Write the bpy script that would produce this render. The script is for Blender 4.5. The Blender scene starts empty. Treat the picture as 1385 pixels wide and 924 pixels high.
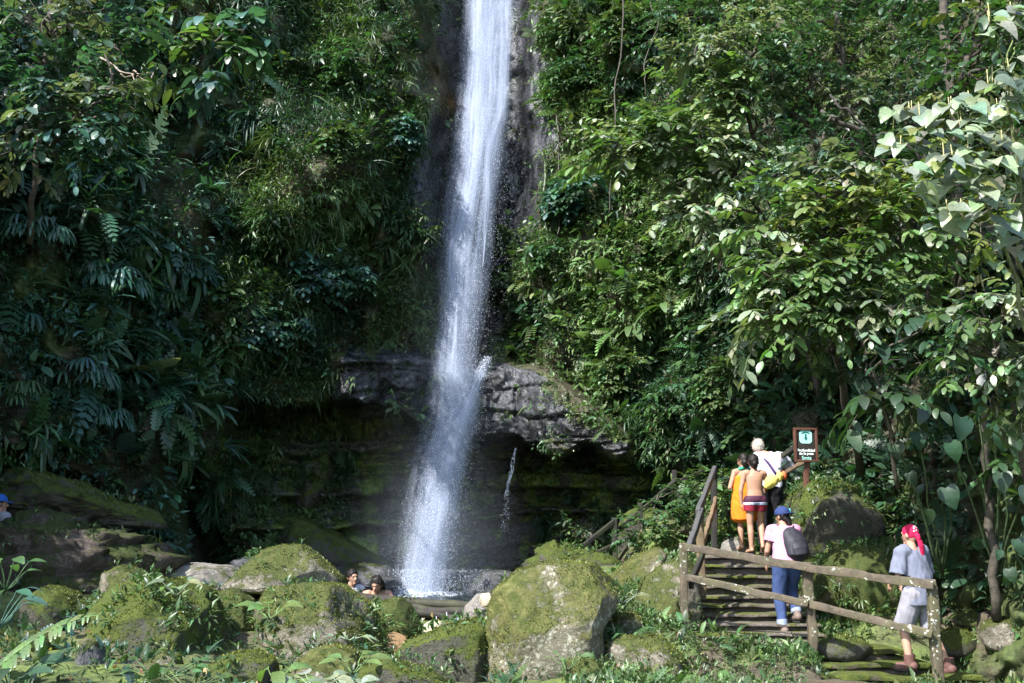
import bpy, bmesh, math, random
import numpy as np
from mathutils import Vector, Matrix

RNG = np.random.default_rng(7)
random.seed(7)
scn = bpy.context.scene
COL = scn.collection
R = math.radians

# ------------------------------------------------------------------ camera model
FPX, CX, CY = 1485.0, 692.5, 462.0
PITCH = R(9.9)
CAMZ = 1.6
cp, sp = math.cos(PITCH), math.sin(PITCH)

def ray(px, py):
    px = np.asarray(px, float); py = np.asarray(py, float)
    a = (px - CX) / FPX; b = (CY - py) / FPX
    vy = cp - b * sp; vz = sp + b * cp
    return a / vy, vz / vy

def P(px, py, Y):
    a, c = ray(px, py)
    Y = np.asarray(Y, float)
    return np.stack(np.broadcast_arrays(a * Y, Y, CAMZ + c * Y), -1)

def PV(px, py, Y):
    return Vector(P(px, py, Y).tolist())

def project(p):
    p = np.asarray(p, float)
    y = p[..., 1]; z = p[..., 2] - CAMZ
    f = y * cp + z * sp; u = -y * sp + z * cp
    f = np.where(f < .1, .1, f)
    return CX + p[..., 0] / f * FPX, CY - u / f * FPX

# ------------------------------------------------------------------ noise
def _hash(ix, iy, iz, seed):
    h = (ix * 374761393 + iy * 668265263 + iz * 2147483647 + seed * 1274126177) & 0xFFFFFFFF
    h = ((h ^ (h >> 13)) * 1274126177) & 0xFFFFFFFF
    h = ((h ^ (h >> 16)) * 2246822519) & 0xFFFFFFFF
    return ((h ^ (h >> 15)) & 0xFFFFFF) / float(0xFFFFFF)

def vnoise(p, seed=0):
    p = np.asarray(p, float)
    i = np.floor(p).astype(np.int64); f = p - i
    f = f * f * f * (f * (f * 6 - 15) + 10)
    x, y, z = i[..., 0], i[..., 1], i[..., 2]
    out = 0
    for dx in (0, 1):
        wx = f[..., 0] if dx else 1 - f[..., 0]
        for dy in (0, 1):
            wy = f[..., 1] if dy else 1 - f[..., 1]
            for dz in (0, 1):
                wz = f[..., 2] if dz else 1 - f[..., 2]
                out = out + wx * wy * wz * _hash(x + dx, y + dy, z + dz, seed)
    return out * 2 - 1

def fbm(p, octs=4, seed=0, gain=.5):
    p = np.asarray(p, float); out = 0; a = 1; s = 0
    for o in range(octs):
        out = out + a * vnoise(p * (2 ** o) + o * 17.3, seed + o); s += a; a *= gain
    return out / s

def sm(a, b, x):
    t = np.clip((np.asarray(x, float) - a) / (b - a), 0, 1)
    return t * t * (3 - 2 * t)

def inpoly(px, py, poly):
    px = np.asarray(px, float); py = np.asarray(py, float)
    ins = np.zeros(np.broadcast(px, py).shape, bool)
    n = len(poly)
    for i in range(n):
        x1, y1 = poly[i]; x2, y2 = poly[(i + 1) % n]
        c = (y1 > py) != (y2 > py)
        with np.errstate(divide='ignore', invalid='ignore'):
            xi = (x2 - x1) * (py - y1) / ((y2 - y1) if y2 != y1 else 1e-9) + x1
        ins ^= c & (px < xi)
    return ins

def norm(v):
    v = np.asarray(v, float)
    return v / np.maximum(np.linalg.norm(v, axis=-1, keepdims=True), 1e-9)

# ------------------------------------------------------------------ object helpers
def tag(o, label=None, cat=None, group=None, kind=None):
    if label: o['label'] = label
    if cat: o['category'] = cat
    if group: o['group'] = group
    if kind: o['kind'] = kind
    return o

def link(o, parent=None):
    COL.objects.link(o)
    if parent is not None: o.parent = parent
    return o

def empty(name, loc, label, cat, group=None, rz=0):
    o = bpy.data.objects.new(name, None)
    o.empty_display_size = .1
    o.location = Vector([float(c) for c in loc]); o.rotation_euler = (0, 0, rz)
    link(o); tag(o, label, cat, group)
    return o

def mesh_from(name, V, Fs, col=None, smooth=True, attrs=None):
    V = np.asarray(V, np.float32)
    me = bpy.data.meshes.new(name)
    Fs = [np.asarray(f, np.int32) for f in Fs if len(f)]
    me.vertices.add(len(V)); me.vertices.foreach_set('co', V.ravel())
    idx = np.concatenate([f.ravel() for f in Fs]); tot = np.concatenate([np.full(len(f), f.shape[1], np.int32) for f in Fs])
    start = np.concatenate([[0], np.cumsum(tot)[:-1]]).astype(np.int32)
    me.loops.add(len(idx)); me.loops.foreach_set('vertex_index', idx)
    me.polygons.add(len(tot)); me.polygons.foreach_set('loop_start', start)
    me.polygons.foreach_set('use_smooth', np.full(len(tot), smooth))
    if col is not None:
        a = me.attributes.new('Col', 'FLOAT_COLOR', 'POINT')
        c = np.ones((len(V), 4), np.float32); c[:, :3] = col
        a.data.foreach_set('color', c.ravel())
    for k, v in (attrs or {}).items():
        a = me.attributes.new(k, 'FLOAT_VECTOR', 'POINT'); a.data.foreach_set('vector', np.asarray(v, np.float32).ravel())
    me.update(calc_edges=True)
    me.validate()
    return me

def obj(name, me, mat, parent=None, loc=None):
    o = bpy.data.objects.new(name, me)
    if mat is not None and not me.materials: me.materials.append(mat)
    if loc is not None: o.location = Vector([float(c) for c in loc])
    return link(o, parent)

class Acc:
    def __init__(s): s.V = []; s.T = []; s.Q = []; s.C = []; s.n = 0
    def add(s, V, T=None, Q=None, C=(.1, .1, .1)):
        V = np.asarray(V, float).reshape(-1, 3)
        if T is not None and len(T): s.T.append(np.asarray(T, int).reshape(-1, 3) + s.n)
        if Q is not None and len(Q): s.Q.append(np.asarray(Q, int).reshape(-1, 4) + s.n)
        s.V.append(V); s.C.append(np.broadcast_to(np.asarray(C, float), V.shape)); s.n += len(V)
    def mesh(s, name, smooth=True, origin=None):
        V = np.concatenate(s.V)
        if origin is not None: V = V - np.asarray(origin, float)
        Fs = []
        if s.T: Fs.append(np.concatenate(s.T))
        if s.Q: Fs.append(np.concatenate(s.Q))
        return mesh_from(name, V, Fs, np.concatenate(s.C), smooth)
    def build(s, name, mat, parent=None, smooth=True, origin=None, loc=None):
        return obj(name, s.mesh(name, smooth, origin), mat, parent, loc)

def tube(acc, pts, rad, sides=6, col=(.1, .08, .06), cap=True):
    pts = np.asarray(pts, float); n = len(pts)
    rad = np.broadcast_to(np.asarray(rad, float), (n,))
    t = norm(np.gradient(pts, axis=0))
    ref = np.array([0., 1., .13]) if abs(t[0][2]) > .8 else np.array([0., 0., 1.])
    a = norm(np.cross(t, ref)); b = np.cross(t, a)
    th = np.linspace(0, 2 * np.pi, sides, endpoint=False)
    ring = pts[:, None] + rad[:, None, None] * (np.cos(th)[None, :, None] * a[:, None] + np.sin(th)[None, :, None] * b[:, None])
    V = ring.reshape(-1, 3)
    Q = []
    for i in range(n - 1):
        for j in range(sides):
            k = (j + 1) % sides
            Q.append((i * sides + j, i * sides + k, (i + 1) * sides + k, (i + 1) * sides + j))
    T = []
    if cap:
        V = np.concatenate([V, pts[:1], pts[-1:]]); c0 = n * sides
        for j in range(sides):
            k = (j + 1) % sides
            T.append((c0, k, j)); T.append((c0 + 1, (n - 1) * sides + j, (n - 1) * sides + k))
    acc.add(V, T, Q, col)

def curve_pts(a, b, n=10, sag=0, wob=.0, seed=0):
    t = np.linspace(0, 1, n)[:, None]
    p = np.asarray(a, float) * (1 - t) + np.asarray(b, float) * t
    p[:, 2] += (-sag * 4 * t * (1 - t))[:, 0]
    if wob:
        w = np.stack([vnoise(np.stack([t[:, 0] * 4 + seed * 3.1, t[:, 0] * 0 + k * 9.1, t[:, 0] * 0], -1), seed) for k in range(3)], -1)
        p += w * wob * (np.sin(t * np.pi) ** .5)
    return p

def rbox(acc, c, size, rot=None, bev=.01, col=(.2, .2, .2), nx=1, jitter=0, seed=0):
    """A box with small bevels (rotation matrix rot), optionally subdivided and roughened."""
    bm = bmesh.new(); bmesh.ops.create_cube(bm, size=1)
    for v in bm.verts: v.co = Vector((v.co.x * size[0], v.co.y * size[1], v.co.z * size[2]))
    if bev: bmesh.ops.bevel(bm, geom=bm.edges[:], offset=bev, segments=2, profile=.6, affect='EDGES')
    if nx > 1:
        L = max(size); ax = size.index(L) if isinstance(size, list) else list(size).index(L)
        for k in range(1, nx):
            co = [0, 0, 0]; co[ax] = -L / 2 + L * k / nx; no = [0, 0, 0]; no[ax] = 1
            bmesh.ops.bisect_plane(bm, geom=bm.verts[:] + bm.edges[:] + bm.faces[:], plane_co=co, plane_no=no)
    bmesh.ops.triangulate(bm, faces=bm.faces[:])
    bm.verts.index_update()
    V = np.array([v.co[:] for v in bm.verts]); T = np.array([[v.index for v in f.verts] for f in bm.faces]); bm.free()
    if jitter:
        nz = np.stack([vnoise(V * 5 + seed * 7.7 + k * 31, seed + k) for k in range(3)], -1)
        V = V + nz * jitter
    if rot is not None: V = V @ np.asarray(rot).T
    acc.add(V + np.asarray(c, float), T, None, col)

def rot_align(d, up=(0, 0, 1)):
    """columns: x along d"""
    x = norm(np.asarray(d, float)); y = norm(np.cross(up, x)); z = np.cross(x, y)
    return np.stack([x, y, z], 1)

# ------------------------------------------------------------------ materials
def newmat(name):
    m = bpy.data.materials.new(name); m.use_nodes = True
    nt = m.node_tree; nt.nodes.clear()
    return m, nt

def N(nt, t, **kw):
    n = nt.nodes.new(t)
    for k, v in kw.items():
        if k in n.inputs: n.inputs[k].default_value = v
        else: setattr(n, k, v)
    return n

def ramp(nt, fac, stops):
    n = nt.nodes.new('ShaderNodeValToRGB'); e = n.color_ramp.elements
    while len(e) < len(stops): e.new(.5)
    for k, (p, c) in enumerate(stops):
        e[k].position = p
        e[k].color = (c, c, c, 1) if isinstance(c, (int, float)) else (*c, 1)
    nt.links.new(fac, n.inputs[0]); return n.outputs[0]

def mixc(nt, fac, a, b, mode='MIX'):
    n = nt.nodes.new('ShaderNodeMix'); n.data_type = 'RGBA'; n.blend_type = mode
    for sock, v in ((n.inputs[0], fac), (n.inputs[6], a), (n.inputs[7], b)):
        if isinstance(v, bpy.types.NodeSocket): nt.links.new(v, sock)
        elif isinstance(v, (int, float)): sock.default_value = v
        else: sock.default_value = (*v, 1)
    return n.outputs[2]

def mth(nt, op, a, b=None, c=None, clamp=False):
    n = nt.nodes.new('ShaderNodeMath'); n.operation = op; n.use_clamp = clamp
    for k, v in enumerate((a, b, c)):
        if v is None: continue
        if isinstance(v, bpy.types.NodeSocket): nt.links.new(v, n.inputs[k])
        else: n.inputs[k].default_value = v
    return n.outputs[0]

def noise(nt, vec, scale, detail=4, rough=.6, dist=0):
    n = N(nt, 'ShaderNodeTexNoise'); n.inputs['Scale'].default_value = scale; n.inputs['Detail'].default_value = detail
    n.inputs['Roughness'].default_value = rough; n.inputs['Distortion'].default_value = dist
    if vec is not None: nt.links.new(vec, n.inputs['Vector'])
    return n.outputs['Fac']

def out(nt, sh, vol=None):
    o = nt.nodes.new('ShaderNodeOutputMaterial')
    if sh is not None: nt.links.new(sh, o.inputs['Surface'])
    if vol is not None: nt.links.new(vol, o.inputs['Volume'])

def bump(nt, h, strength=.5, dist=.02):
    b = nt.nodes.new('ShaderNodeBump'); b.inputs['Strength'].default_value = strength; b.inputs['Distance'].default_value = dist
    nt.links.new(h, b.inputs['Height']); return b.outputs[0]

def leaf_mat(name, rough=.36, trans=.25, spec=.5):
    m, nt = newmat(name)
    at = N(nt, 'ShaderNodeAttribute', attribute_name='Col')
    geo = N(nt, 'ShaderNodeNewGeometry')
    nz = noise(nt, geo.outputs['Position'], 55, 3, .6)
    c = mixc(nt, 1.0, at.outputs['Color'], ramp(nt, nz, [(.3, .72), (.7, 1.25)]), 'MULTIPLY')
    b = N(nt, 'ShaderNodeBsdfPrincipled'); b.inputs['Roughness'].default_value = rough
    b.inputs['Specular IOR Level'].default_value = spec
    nt.links.new(c, b.inputs['Base Color'])
    t = N(nt, 'ShaderNodeBsdfTranslucent')
    nt.links.new(mixc(nt, 1.0, c, (1.45, 1.7, .65), 'MULTIPLY'), t.inputs['Color'])
    mx = N(nt, 'ShaderNodeMixShader'); mx.inputs[0].default_value = trans
    nt.links.new(b.outputs[0], mx.inputs[1]); nt.links.new(t.outputs[0], mx.inputs[2])
    out(nt, mx.outputs[0]); return m

def plain(name, col, rough=.8, var=.25, scale=20, bumps=.2, spec=.3, coords='Object', sheen=0):
    m, nt = newmat(name)
    tc = N(nt, 'ShaderNodeTexCoord')
    nz = noise(nt, tc.outputs[coords], scale, 5, .65)
    c = mixc(nt, 1.0, col, ramp(nt, nz, [(.25, 1 - var), (.75, 1 + var)]), 'MULTIPLY')
    b = N(nt, 'ShaderNodeBsdfPrincipled'); b.inputs['Roughness'].default_value = rough
    b.inputs['Specular IOR Level'].default_value = spec
    if sheen: b.inputs['Sheen Weight'].default_value = sheen
    nt.links.new(c, b.inputs['Base Color'])
    if bumps: nt.links.new(bump(nt, nz, bumps, .01), b.inputs['Normal'])
    out(nt, b.outputs[0]); return m

def attr_rock(name, rough=.75, bumps=.6, wetcol=False, dist=.05):
    """rock whose own colour comes from the mesh's Col attribute, broken up by fine noise"""
    m, nt = newmat(name)
    at = N(nt, 'ShaderNodeAttribute', attribute_name='Col')
    geo = N(nt, 'ShaderNodeNewGeometry')
    mp = N(nt, 'ShaderNodeMapping'); mp.inputs['Scale'].default_value = (1, 1, 2.6)
    nt.links.new(geo.outputs['Position'], mp.inputs[0])
    n1 = noise(nt, mp.outputs[0], 2.6, 10, .75); n2 = noise(nt, geo.outputs['Position'], 15, 8, .75)
    c = mixc(nt, 1.0, at.outputs['Color'], ramp(nt, n1, [(.32, .3), (.68, 1.8)]), 'MULTIPLY')
    c = mixc(nt, 1.0, c, ramp(nt, n2, [(.32, .4), (.68, 1.7)]), 'MULTIPLY')
    b = N(nt, 'ShaderNodeBsdfPrincipled')
    nt.links.new(c, b.inputs['Base Color'])
    wa = N(nt, 'ShaderNodeAttribute', attribute_name='wet')
    rg = ramp(nt, n2, [(.3, max(0, rough - .2)), (.7, min(1, rough + .15))])
    rg = mth(nt, 'MULTIPLY', rg, mth(nt, 'SUBTRACT', 1.0, mth(nt, 'MULTIPLY', wa.outputs['Fac'], .62)))
    nt.links.new(rg, b.inputs['Roughness'])
    h = mth(nt, 'ADD', n1, mth(nt, 'MULTIPLY', n2, .35))
    nt.links.new(bump(nt, h, bumps, dist), b.inputs['Normal'])
    out(nt, b.outputs[0]); return m

def boulder_mat(name, stone=(.17, .15, .12), moss=(.042, .06, .013), moss2=(.09, .097, .028), amount=.5, up=.5, rough=.85, lichen=.15, scale=1.0):
    """stone with moss where the surface faces up and in patches, plus pale lichen spots"""
    m, nt = newmat(name)
    geo = N(nt, 'ShaderNodeNewGeometry')
    pos = geo.outputs['Position']
    sx = N(nt, 'ShaderNodeSeparateXYZ'); nt.links.new(geo.outputs['Normal'], sx.inputs[0])
    n_big = noise(nt, pos, 1.7 * scale, 7, .68, .4); n_mid = noise(nt, pos, 8 * scale, 8, .72); n_fine = noise(nt, pos, 60, 5, .75)
    n_spk = noise(nt, pos, 24, 4, .6)
    st = mixc(nt, n_mid, tuple(c * .55 for c in stone), tuple(min(1, c * 1.55) for c in stone))
    st = mixc(nt, mth(nt, 'MULTIPLY', ramp(nt, n_spk, [(.54, 0), (.6, 1)]), lichen), st, (.42, .42, .34))
    ms = mixc(nt, ramp(nt, n_mid, [(.40, 0), (.60, 1)]), moss, moss2)
    ms = mixc(nt, ramp(nt, n_big, [(.35, .0), (.5, .4), (.72, 0)]), ms, tuple(.45 * c for c in moss))
    ms = mixc(nt, 1.0, ms, ramp(nt, n_fine, [(.3, .45), (.7, 1.5)]), 'MULTIPLY')
    f = mth(nt, 'ADD', mth(nt, 'MULTIPLY', sx.outputs[2], up), mth(nt, 'ADD', mth(nt, 'MULTIPLY', mth(nt, 'SUBTRACT', n_big, .5), 1.7), .5))
    f = mth(nt, 'ADD', f, mth(nt, 'MULTIPLY', mth(nt, 'SUBTRACT', n_mid, .5), .9))
    thr = 1.0 - amount
    f = ramp(nt, f, [(max(0, thr - .1), 0), (min(1, thr + .1), 1)])
    c = mixc(nt, f, st, ms)
    b = N(nt, 'ShaderNodeBsdfPrincipled'); b.inputs['Roughness'].default_value = rough; b.inputs['Specular IOR Level'].default_value = .25
    nt.links.new(c, b.inputs['Base Color'])
    h = mth(nt, 'ADD', mth(nt, 'MULTIPLY', n_mid, 1.0), mth(nt, 'MULTIPLY', n_fine, .35))
    h = mth(nt, 'ADD', h, mth(nt, 'MULTIPLY', f, .35))
    nt.links.new(bump(nt, h, .75, .045), b.inputs['Normal'])
    out(nt, b.outputs[0]); return m

def wood_mat(name, base=(.12, .092, .06), dark=(.035, .028, .02), flake=(.5, .5, .46), amount=.05, moss=.3):
    m, nt = newmat(name)
    tc = N(nt, 'ShaderNodeTexCoord'); geo = N(nt, 'ShaderNodeNewGeometry'); pos = geo.outputs['Position']
    n1 = noise(nt, pos, 11, 8, .8); n2 = noise(nt, pos, 21, 4, .6); n3 = noise(nt, pos, 3.5, 4, .6)
    c = mixc(nt, ramp(nt, n1, [(.35, 0), (.65, 1)]), dark, base)
    c = mixc(nt, mth(nt, 'MULTIPLY', ramp(nt, n3, [(.45, 0), (.62, 1)]), moss), c, (.08, .1, .02))
    s = mth(nt, 'MULTIPLY', ramp(nt, n2, [(.64 - amount, 0), (.68 - amount, 1)]), ramp(nt, n3, [(.5, 0), (.56, 1)]))
    c = mixc(nt, s, c, flake)
    b = N(nt, 'ShaderNodeBsdfPrincipled'); b.inputs['Roughness'].default_value = .8
    nt.links.new(c, b.inputs['Base Color']); nt.links.new(bump(nt, n1, .5, .015), b.inputs['Normal'])
    out(nt, b.outputs[0]); return m

def water_mat(name, seed_scale=(9., .9), gain=1.0, thr=.42):
    """falling water: ragged white streaks with clear gaps, in the sheet's own (across, along) coordinates"""
    m, nt = newmat(name)
    at = N(nt, 'ShaderNodeAttribute', attribute_name='st')
    sx = N(nt, 'ShaderNodeSeparateXYZ'); nt.links.new(at.outputs['Vector'], sx.inputs[0])
    u, v, w = sx.outputs[0], sx.outputs[1], sx.outputs[2]
    def vec(su, sv):
        c = N(nt, 'ShaderNodeCombineXYZ'); nt.links.new(mth(nt, 'MULTIPLY', u, su), c.inputs[0]); nt.links.new(mth(nt, 'MULTIPLY', v, sv), c.inputs[1]); nt.links.new(w, c.inputs[2]); return c.outputs[0]
    n1 = noise(nt, vec(seed_scale[0] * .45, seed_scale[1] * .5), 1, 3, .55, .3)
    n2 = noise(nt, vec(seed_scale[0] * 2.0, seed_scale[1] * 2.0), 1, 5, .7, .2)
    n3 = noise(nt, vec(seed_scale[0] * 5.5, seed_scale[1] * 9), 1, 4, .75)
    uu = mth(nt, 'SUBTRACT', 1.0, mth(nt, 'POWER', mth(nt, 'ABSOLUTE', u), 1.6), clamp=True)
    s = mth(nt, 'ADD', mth(nt, 'MULTIPLY', n1, .55), mth(nt, 'MULTIPLY', n2, .3))
    s = mth(nt, 'ADD', s, mth(nt, 'MULTIPLY', n3, .25))
    a = ramp(nt, s, [(thr, 0), (thr + .28, 1)])
    a = mth(nt, 'MULTIPLY', mth(nt, 'MULTIPLY', a, uu), gain, clamp=True)
    a = mth(nt, 'MULTIPLY', a, mth(nt, 'MULTIPLY', v, 1.6, clamp=True))
    d = N(nt, 'ShaderNodeBsdfDiffuse'); d.inputs['Color'].default_value = (.47, .53, .67, 1)
    t = N(nt, 'ShaderNodeBsdfTranslucent'); t.inputs['Color'].default_value = (.55, .6, .7, 1)
    wsh = N(nt, 'ShaderNodeMixShader'); wsh.inputs[0].default_value = .35
    nt.links.new(d.outputs[0], wsh.inputs[1]); nt.links.new(t.outputs[0], wsh.inputs[2])
    tr = N(nt, 'ShaderNodeBsdfTransparent')
    mx = N(nt, 'ShaderNodeMixShader'); nt.links.new(a, mx.inputs[0]); nt.links.new(tr.outputs[0], mx.inputs[1]); nt.links.new(wsh.outputs[0], mx.inputs[2])
    out(nt, mx.outputs[0]); return m

M = {}
M['leaf'] = leaf_mat('leaf_green', .42, .22, .45)
M['leaf_gloss'] = leaf_mat('leaf_glossy', .40, .28, .65)
M['cliff'] = attr_rock('wet_cliff_rock', .7, 1.0, dist=.045)
M['ground'] = attr_rock('forest_soil', .9, .7)
M['bark'] = attr_rock('tree_bark', .85, .6, dist=.02)
M['moss_boulder'] = boulder_mat('moss_on_stone', amount=.44, up=.36, lichen=.4)
M['moss_yellow'] = boulder_mat('yellow_moss_on_stone', stone=(.15, .135, .095), moss=(.05, .066, .012), moss2=(.125, .122, .042), amount=.46, up=.3, lichen=.6)
M['moss_dark'] = boulder_mat('dark_moss_on_stone', stone=(.06, .058, .045), moss=(.045, .065, .012), moss2=(.075, .095, .015), amount=.42, up=.45, lichen=.05)
M['moss_full'] = boulder_mat('thick_moss', stone=(.1, .09, .05), moss=(.036, .055, .012), moss2=(.075, .086, .022), amount=.75, up=.35, lichen=.05)
M['stone_grey'] = boulder_mat('bare_grey_stone', stone=(.17, .155, .14), amount=.22, up=.25, lichen=.25)
M['stone_pale'] = boulder_mat('pale_stone', stone=(.42, .37, .27), amount=.1, up=.15, lichen=.1)
M['stone_orange'] = boulder_mat('orange_stone', stone=(.2, .125, .06), amount=.12, up=.1, lichen=.1)
M['stone_brown'] = boulder_mat('purple_brown_sandstone', stone=(.075, .058, .05), moss=(.032, .046, .012), moss2=(.06, .074, .018), amount=.45, up=.25, lichen=.12)  # purple brown sandstone, also used for brown loose stones
M['stone_wet'] = boulder_mat('wet_dark_stone', stone=(.07, .07, .075), moss=(.03, .045, .01), moss2=(.05, .06, .012), amount=.25, up=.25, rough=.45, lichen=.03)
M['rail'] = wood_mat('flaking_painted_wood')
M['rail_brown'] = wood_mat('brown_weathered_wood', base=(.2, .13, .075), dark=(.07, .045, .03), amount=-.02, moss=.2)
M['rail_dark'] = wood_mat('dark_weathered_wood', base=(.017, .015, .013), dark=(.008, .007, .006), amount=-.2, moss=.2)
M['rail_grey'] = wood_mat('grey_handrail', base=(.075, .072, .078), dark=(.035, .034, .036), amount=-.2, moss=.1)
M['log'] = wood_mat('wet_log', base=(.04, .032, .026), dark=(.01, .009, .008), amount=-.3, moss=.3)
M['water_sheet'] = water_mat('falling_water', (9., .5), .72, .43)
M['water_thin'] = water_mat('thin_falling_water', (12., .7), .55, .44)
M['water_bright'] = water_mat('bright_white_water', (5., .4), 1.0, .26)
M['water_core'] = water_mat('white_water', (8., .5), .8, .38)
# ------------------------------------------------------------------ rock amphitheatre (one sheet of terrain)
_bx = np.array([-900, -500, -200, 0, 100, 200, 280, 350, 450, 560, 620, 700, 740, 820, 900, 1000, 1100, 1200, 1300, 1400, 1600, 1900, 2300], float)
_by = np.array([6.5, 9, 12.4, 16.2, 17.6, 19.2, 21, 22.2, 23.0, 24.0, 25.0, 25.0, 24.0, 22.6, 21.0, 19.0, 17.2, 15.6, 14.2, 12.6, 10.8, 8.8, 7.2])
CHUTE = [(600, -300), (594, 0), (580, 90), (566, 190), (560, 280), (582, 380), (570, 470), (692, 470), (680, 380), (742, 300), (748, 200), (736, 90), (728, 0), (728, -300)]
LEDGE = [(452, 478), (520, 470), (570, 478), (640, 486), (690, 484), (735, 503), (742, 535), (775, 562), (820, 588), (866, 612), (800, 608), (720, 604), (650, 602), (600, 585), (560, 560), (500, 545), (448, 538)]
CAVE = [(300, 545), (450, 540), (560, 562), (640, 605), (870, 616), (915, 650), (880, 700), (830, 760), (700, 800), (520, 800), (420, 740), (300, 690), (250, 620)]
HOLLOW = [(165, 95), (215, 85), (250, 130), (285, 190), (300, 235), (235, 240), (180, 170)]
SOIL = [(530, 8), (562, 14), (588, 60), (604, 120), (650, 140), (640, 165), (596, 165), (566, 130), (545, 70)]

def ledge_top(px):
    return np.interp(px, [430, 560, 640, 690, 745, 800, 870], [478, 474, 488, 486, 502, 545, 600])

def ledge_bot(px):
    z0 = np.zeros(np.shape(px)); q = np.asarray(px, float)
    rag = vnoise(np.stack([q / 38, z0, z0 + 2], -1), 51) * 11 + vnoise(np.stack([q / 13, z0, z0 + 5], -1), 52) * 4
    return rag + np.interp(px, [280, 430, 500, 560, 600, 640, 720, 800, 870, 930], [545, 540, 546, 562, 588, 603, 603, 609, 618, 642])

_lr = np.random.default_rng(4)
LAYB = -1600 + np.cumsum(_lr.choice([7, 9, 12, 16, 24, 30], 240)); LAYR = _lr.random(241); LAYS = _lr.random(241)

def cliffY(px, py, detail=True):
    px = np.asarray(px, float); py = np.asarray(py, float)
    px, py = np.broadcast_arrays(px, py)
    Y = np.interp(px, _bx, _by)
    # leans back as it rises; the flanks lean more than the centre
    right = sm(850, 1150, px); left = sm(380, 100, px)
    Y = Y + (700 - py) / 700 * (0.7 + 2.6 * right + 1.6 * left)
    Y = Y + np.clip(-py, 0, None) / 700 * 2.5
    # mid bluff bulging forward, right buttress
    Y = Y - 1.3 * np.exp(-((px - 430) / 150) ** 2 - ((py - 270) / 200) ** 2)
    Y = Y - 0.9 * np.exp(-((px - 490) / 60) ** 2 - ((py - 150) / 70) ** 2)
    Y = Y - 0.8 * np.exp(-((px - 800) / 80) ** 2 - ((py - 380) / 160) ** 2)
    # water chute
    ch = np.exp(-((px - np.interp(py, [0, 150, 300, 470], [665, 655, 645, 625])) / 52) ** 4) * sm(490, 440, py)
    Y = Y + 1.0 * ch
    # ledge and the undercut beneath it
    inl = sm(425, 470, px) * sm(890, 840, px)
    Y = Y - 1.7 * inl * sm(-10, 12, py - ledge_top(px)) * sm(8, -4, py - ledge_bot(px))
    Y = Y - .5 * inl * sm(0, 60, py - ledge_top(px)) * sm(8, -4, py - ledge_bot(px)) * sm(600, 760, px)
    cav = sm(270, 330, px) * sm(960, 890, px) * sm(-4, 9, py - ledge_bot(px))
    Y = Y + 1.7 * cav * (1 - .75 * sm(60, 210, py - ledge_bot(px)))
    # dark fissure lower left and the overhanging lip of the left wall
    fx = np.interp(py, [590, 680, 770], [243, 262, 300])
    Y = Y + 3.2 * np.exp(-((px - fx) / np.interp(py, [590, 770], [18, 34])) ** 2) * sm(575, 640, py)
    Y = Y + 1.6 * sm(250, 180, px) * sm(np.interp(px, [-200, 0, 120, 230], [570, 590, 640, 700]), np.interp(px, [-200, 0, 120, 230], [600, 625, 675, 730]), py)
    # left hollow
    Y = Y + 2.2 * np.exp(-((px - 225) / 45) ** 2 - ((py - 160) / 60) ** 2) + 1.2 * np.exp(-((px - 265) / 40) ** 2 - ((py - 225) / 20) ** 2)
    if detail:
        p = np.stack([px / 60, Y * .6, py / 60], -1)
        rock = np.clip(inl * sm(-10, 12, py - ledge_top(px)) + cav + ch, 0, 1)
        lump = fbm(p * .55, 4, 3)
        Y = Y - (1 - rock) * lump * 1.5 - (1 - rock) * fbm(p * 2.1, 3, 9) * .45
        # bedding: hard layers stand out, soft ones are cut back
        wv = fbm(np.stack([px / 150, py / 150, Y * 0], -1), 4, 21) * 20
        q = py + wv + np.where(px > 640, (px - 640) * .05, (640 - px) * -.03)
        li = np.clip(np.searchsorted(LAYB, q) - 1, 0, len(LAYB) - 2)
        dl_ = np.minimum(np.abs(q - LAYB[li]), np.abs(LAYB[li + 1] - q))
        wdt = 34 + 60 * LAYR[li]; qx = (px + wv * .6 + 97 * LAYS[li]) / wdt; bi = np.floor(qx); fxx = np.abs(qx - np.round(qx)) * wdt
        blk = _hash(bi.astype(np.int64), li.astype(np.int64), li.astype(np.int64) * 0, 7) - .5
        crack = np.exp(-(dl_ / 1.9) ** 2) * (.4 + .6 * LAYR[li]) + .8 * np.exp(-(fxx / 1.7) ** 2) * (blk > -.2)
        amp = np.clip(inl * sm(-10, 12, py - ledge_top(px)) * .8 + cav * 1.0 + ch * .55, 0, 1)
        Y = Y - amp * ((LAYS[li] - .5) * (.34 + .75 * cav) + blk * (.22 + .1 * cav) - crack * .22) - rock * (fbm(p * 2.5, 5, 31, .6) * .22 + fbm(p * 9, 4, 33, .6) * .10)
    return Y

SX = np.concatenate([np.arange(-900, -60, 28), np.arange(-60, 420, 5.0), np.arange(420, 960, 2.2), np.arange(960, 1450, 5.0), np.arange(1450, 2300, 28)])
SY = np.concatenate([np.arange(-1500, -60, 40), np.arange(-60, 450, 4.0), np.arange(450, 810, 2.0), np.arange(810, 960, 5.0)])
_GX, _GY = np.meshgrid(SX, SY)
_GD = cliffY(_GX, _GY)
_GP = P(_GX, _GY, _GD)
_nx = np.gradient(_GP, axis=1); _ny = np.gradient(_GP, axis=0)
_GN = norm(np.cross(_nx, _ny)); _GN = np.where((_GN[..., 1:2] > 0), -_GN, _GN)

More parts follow.
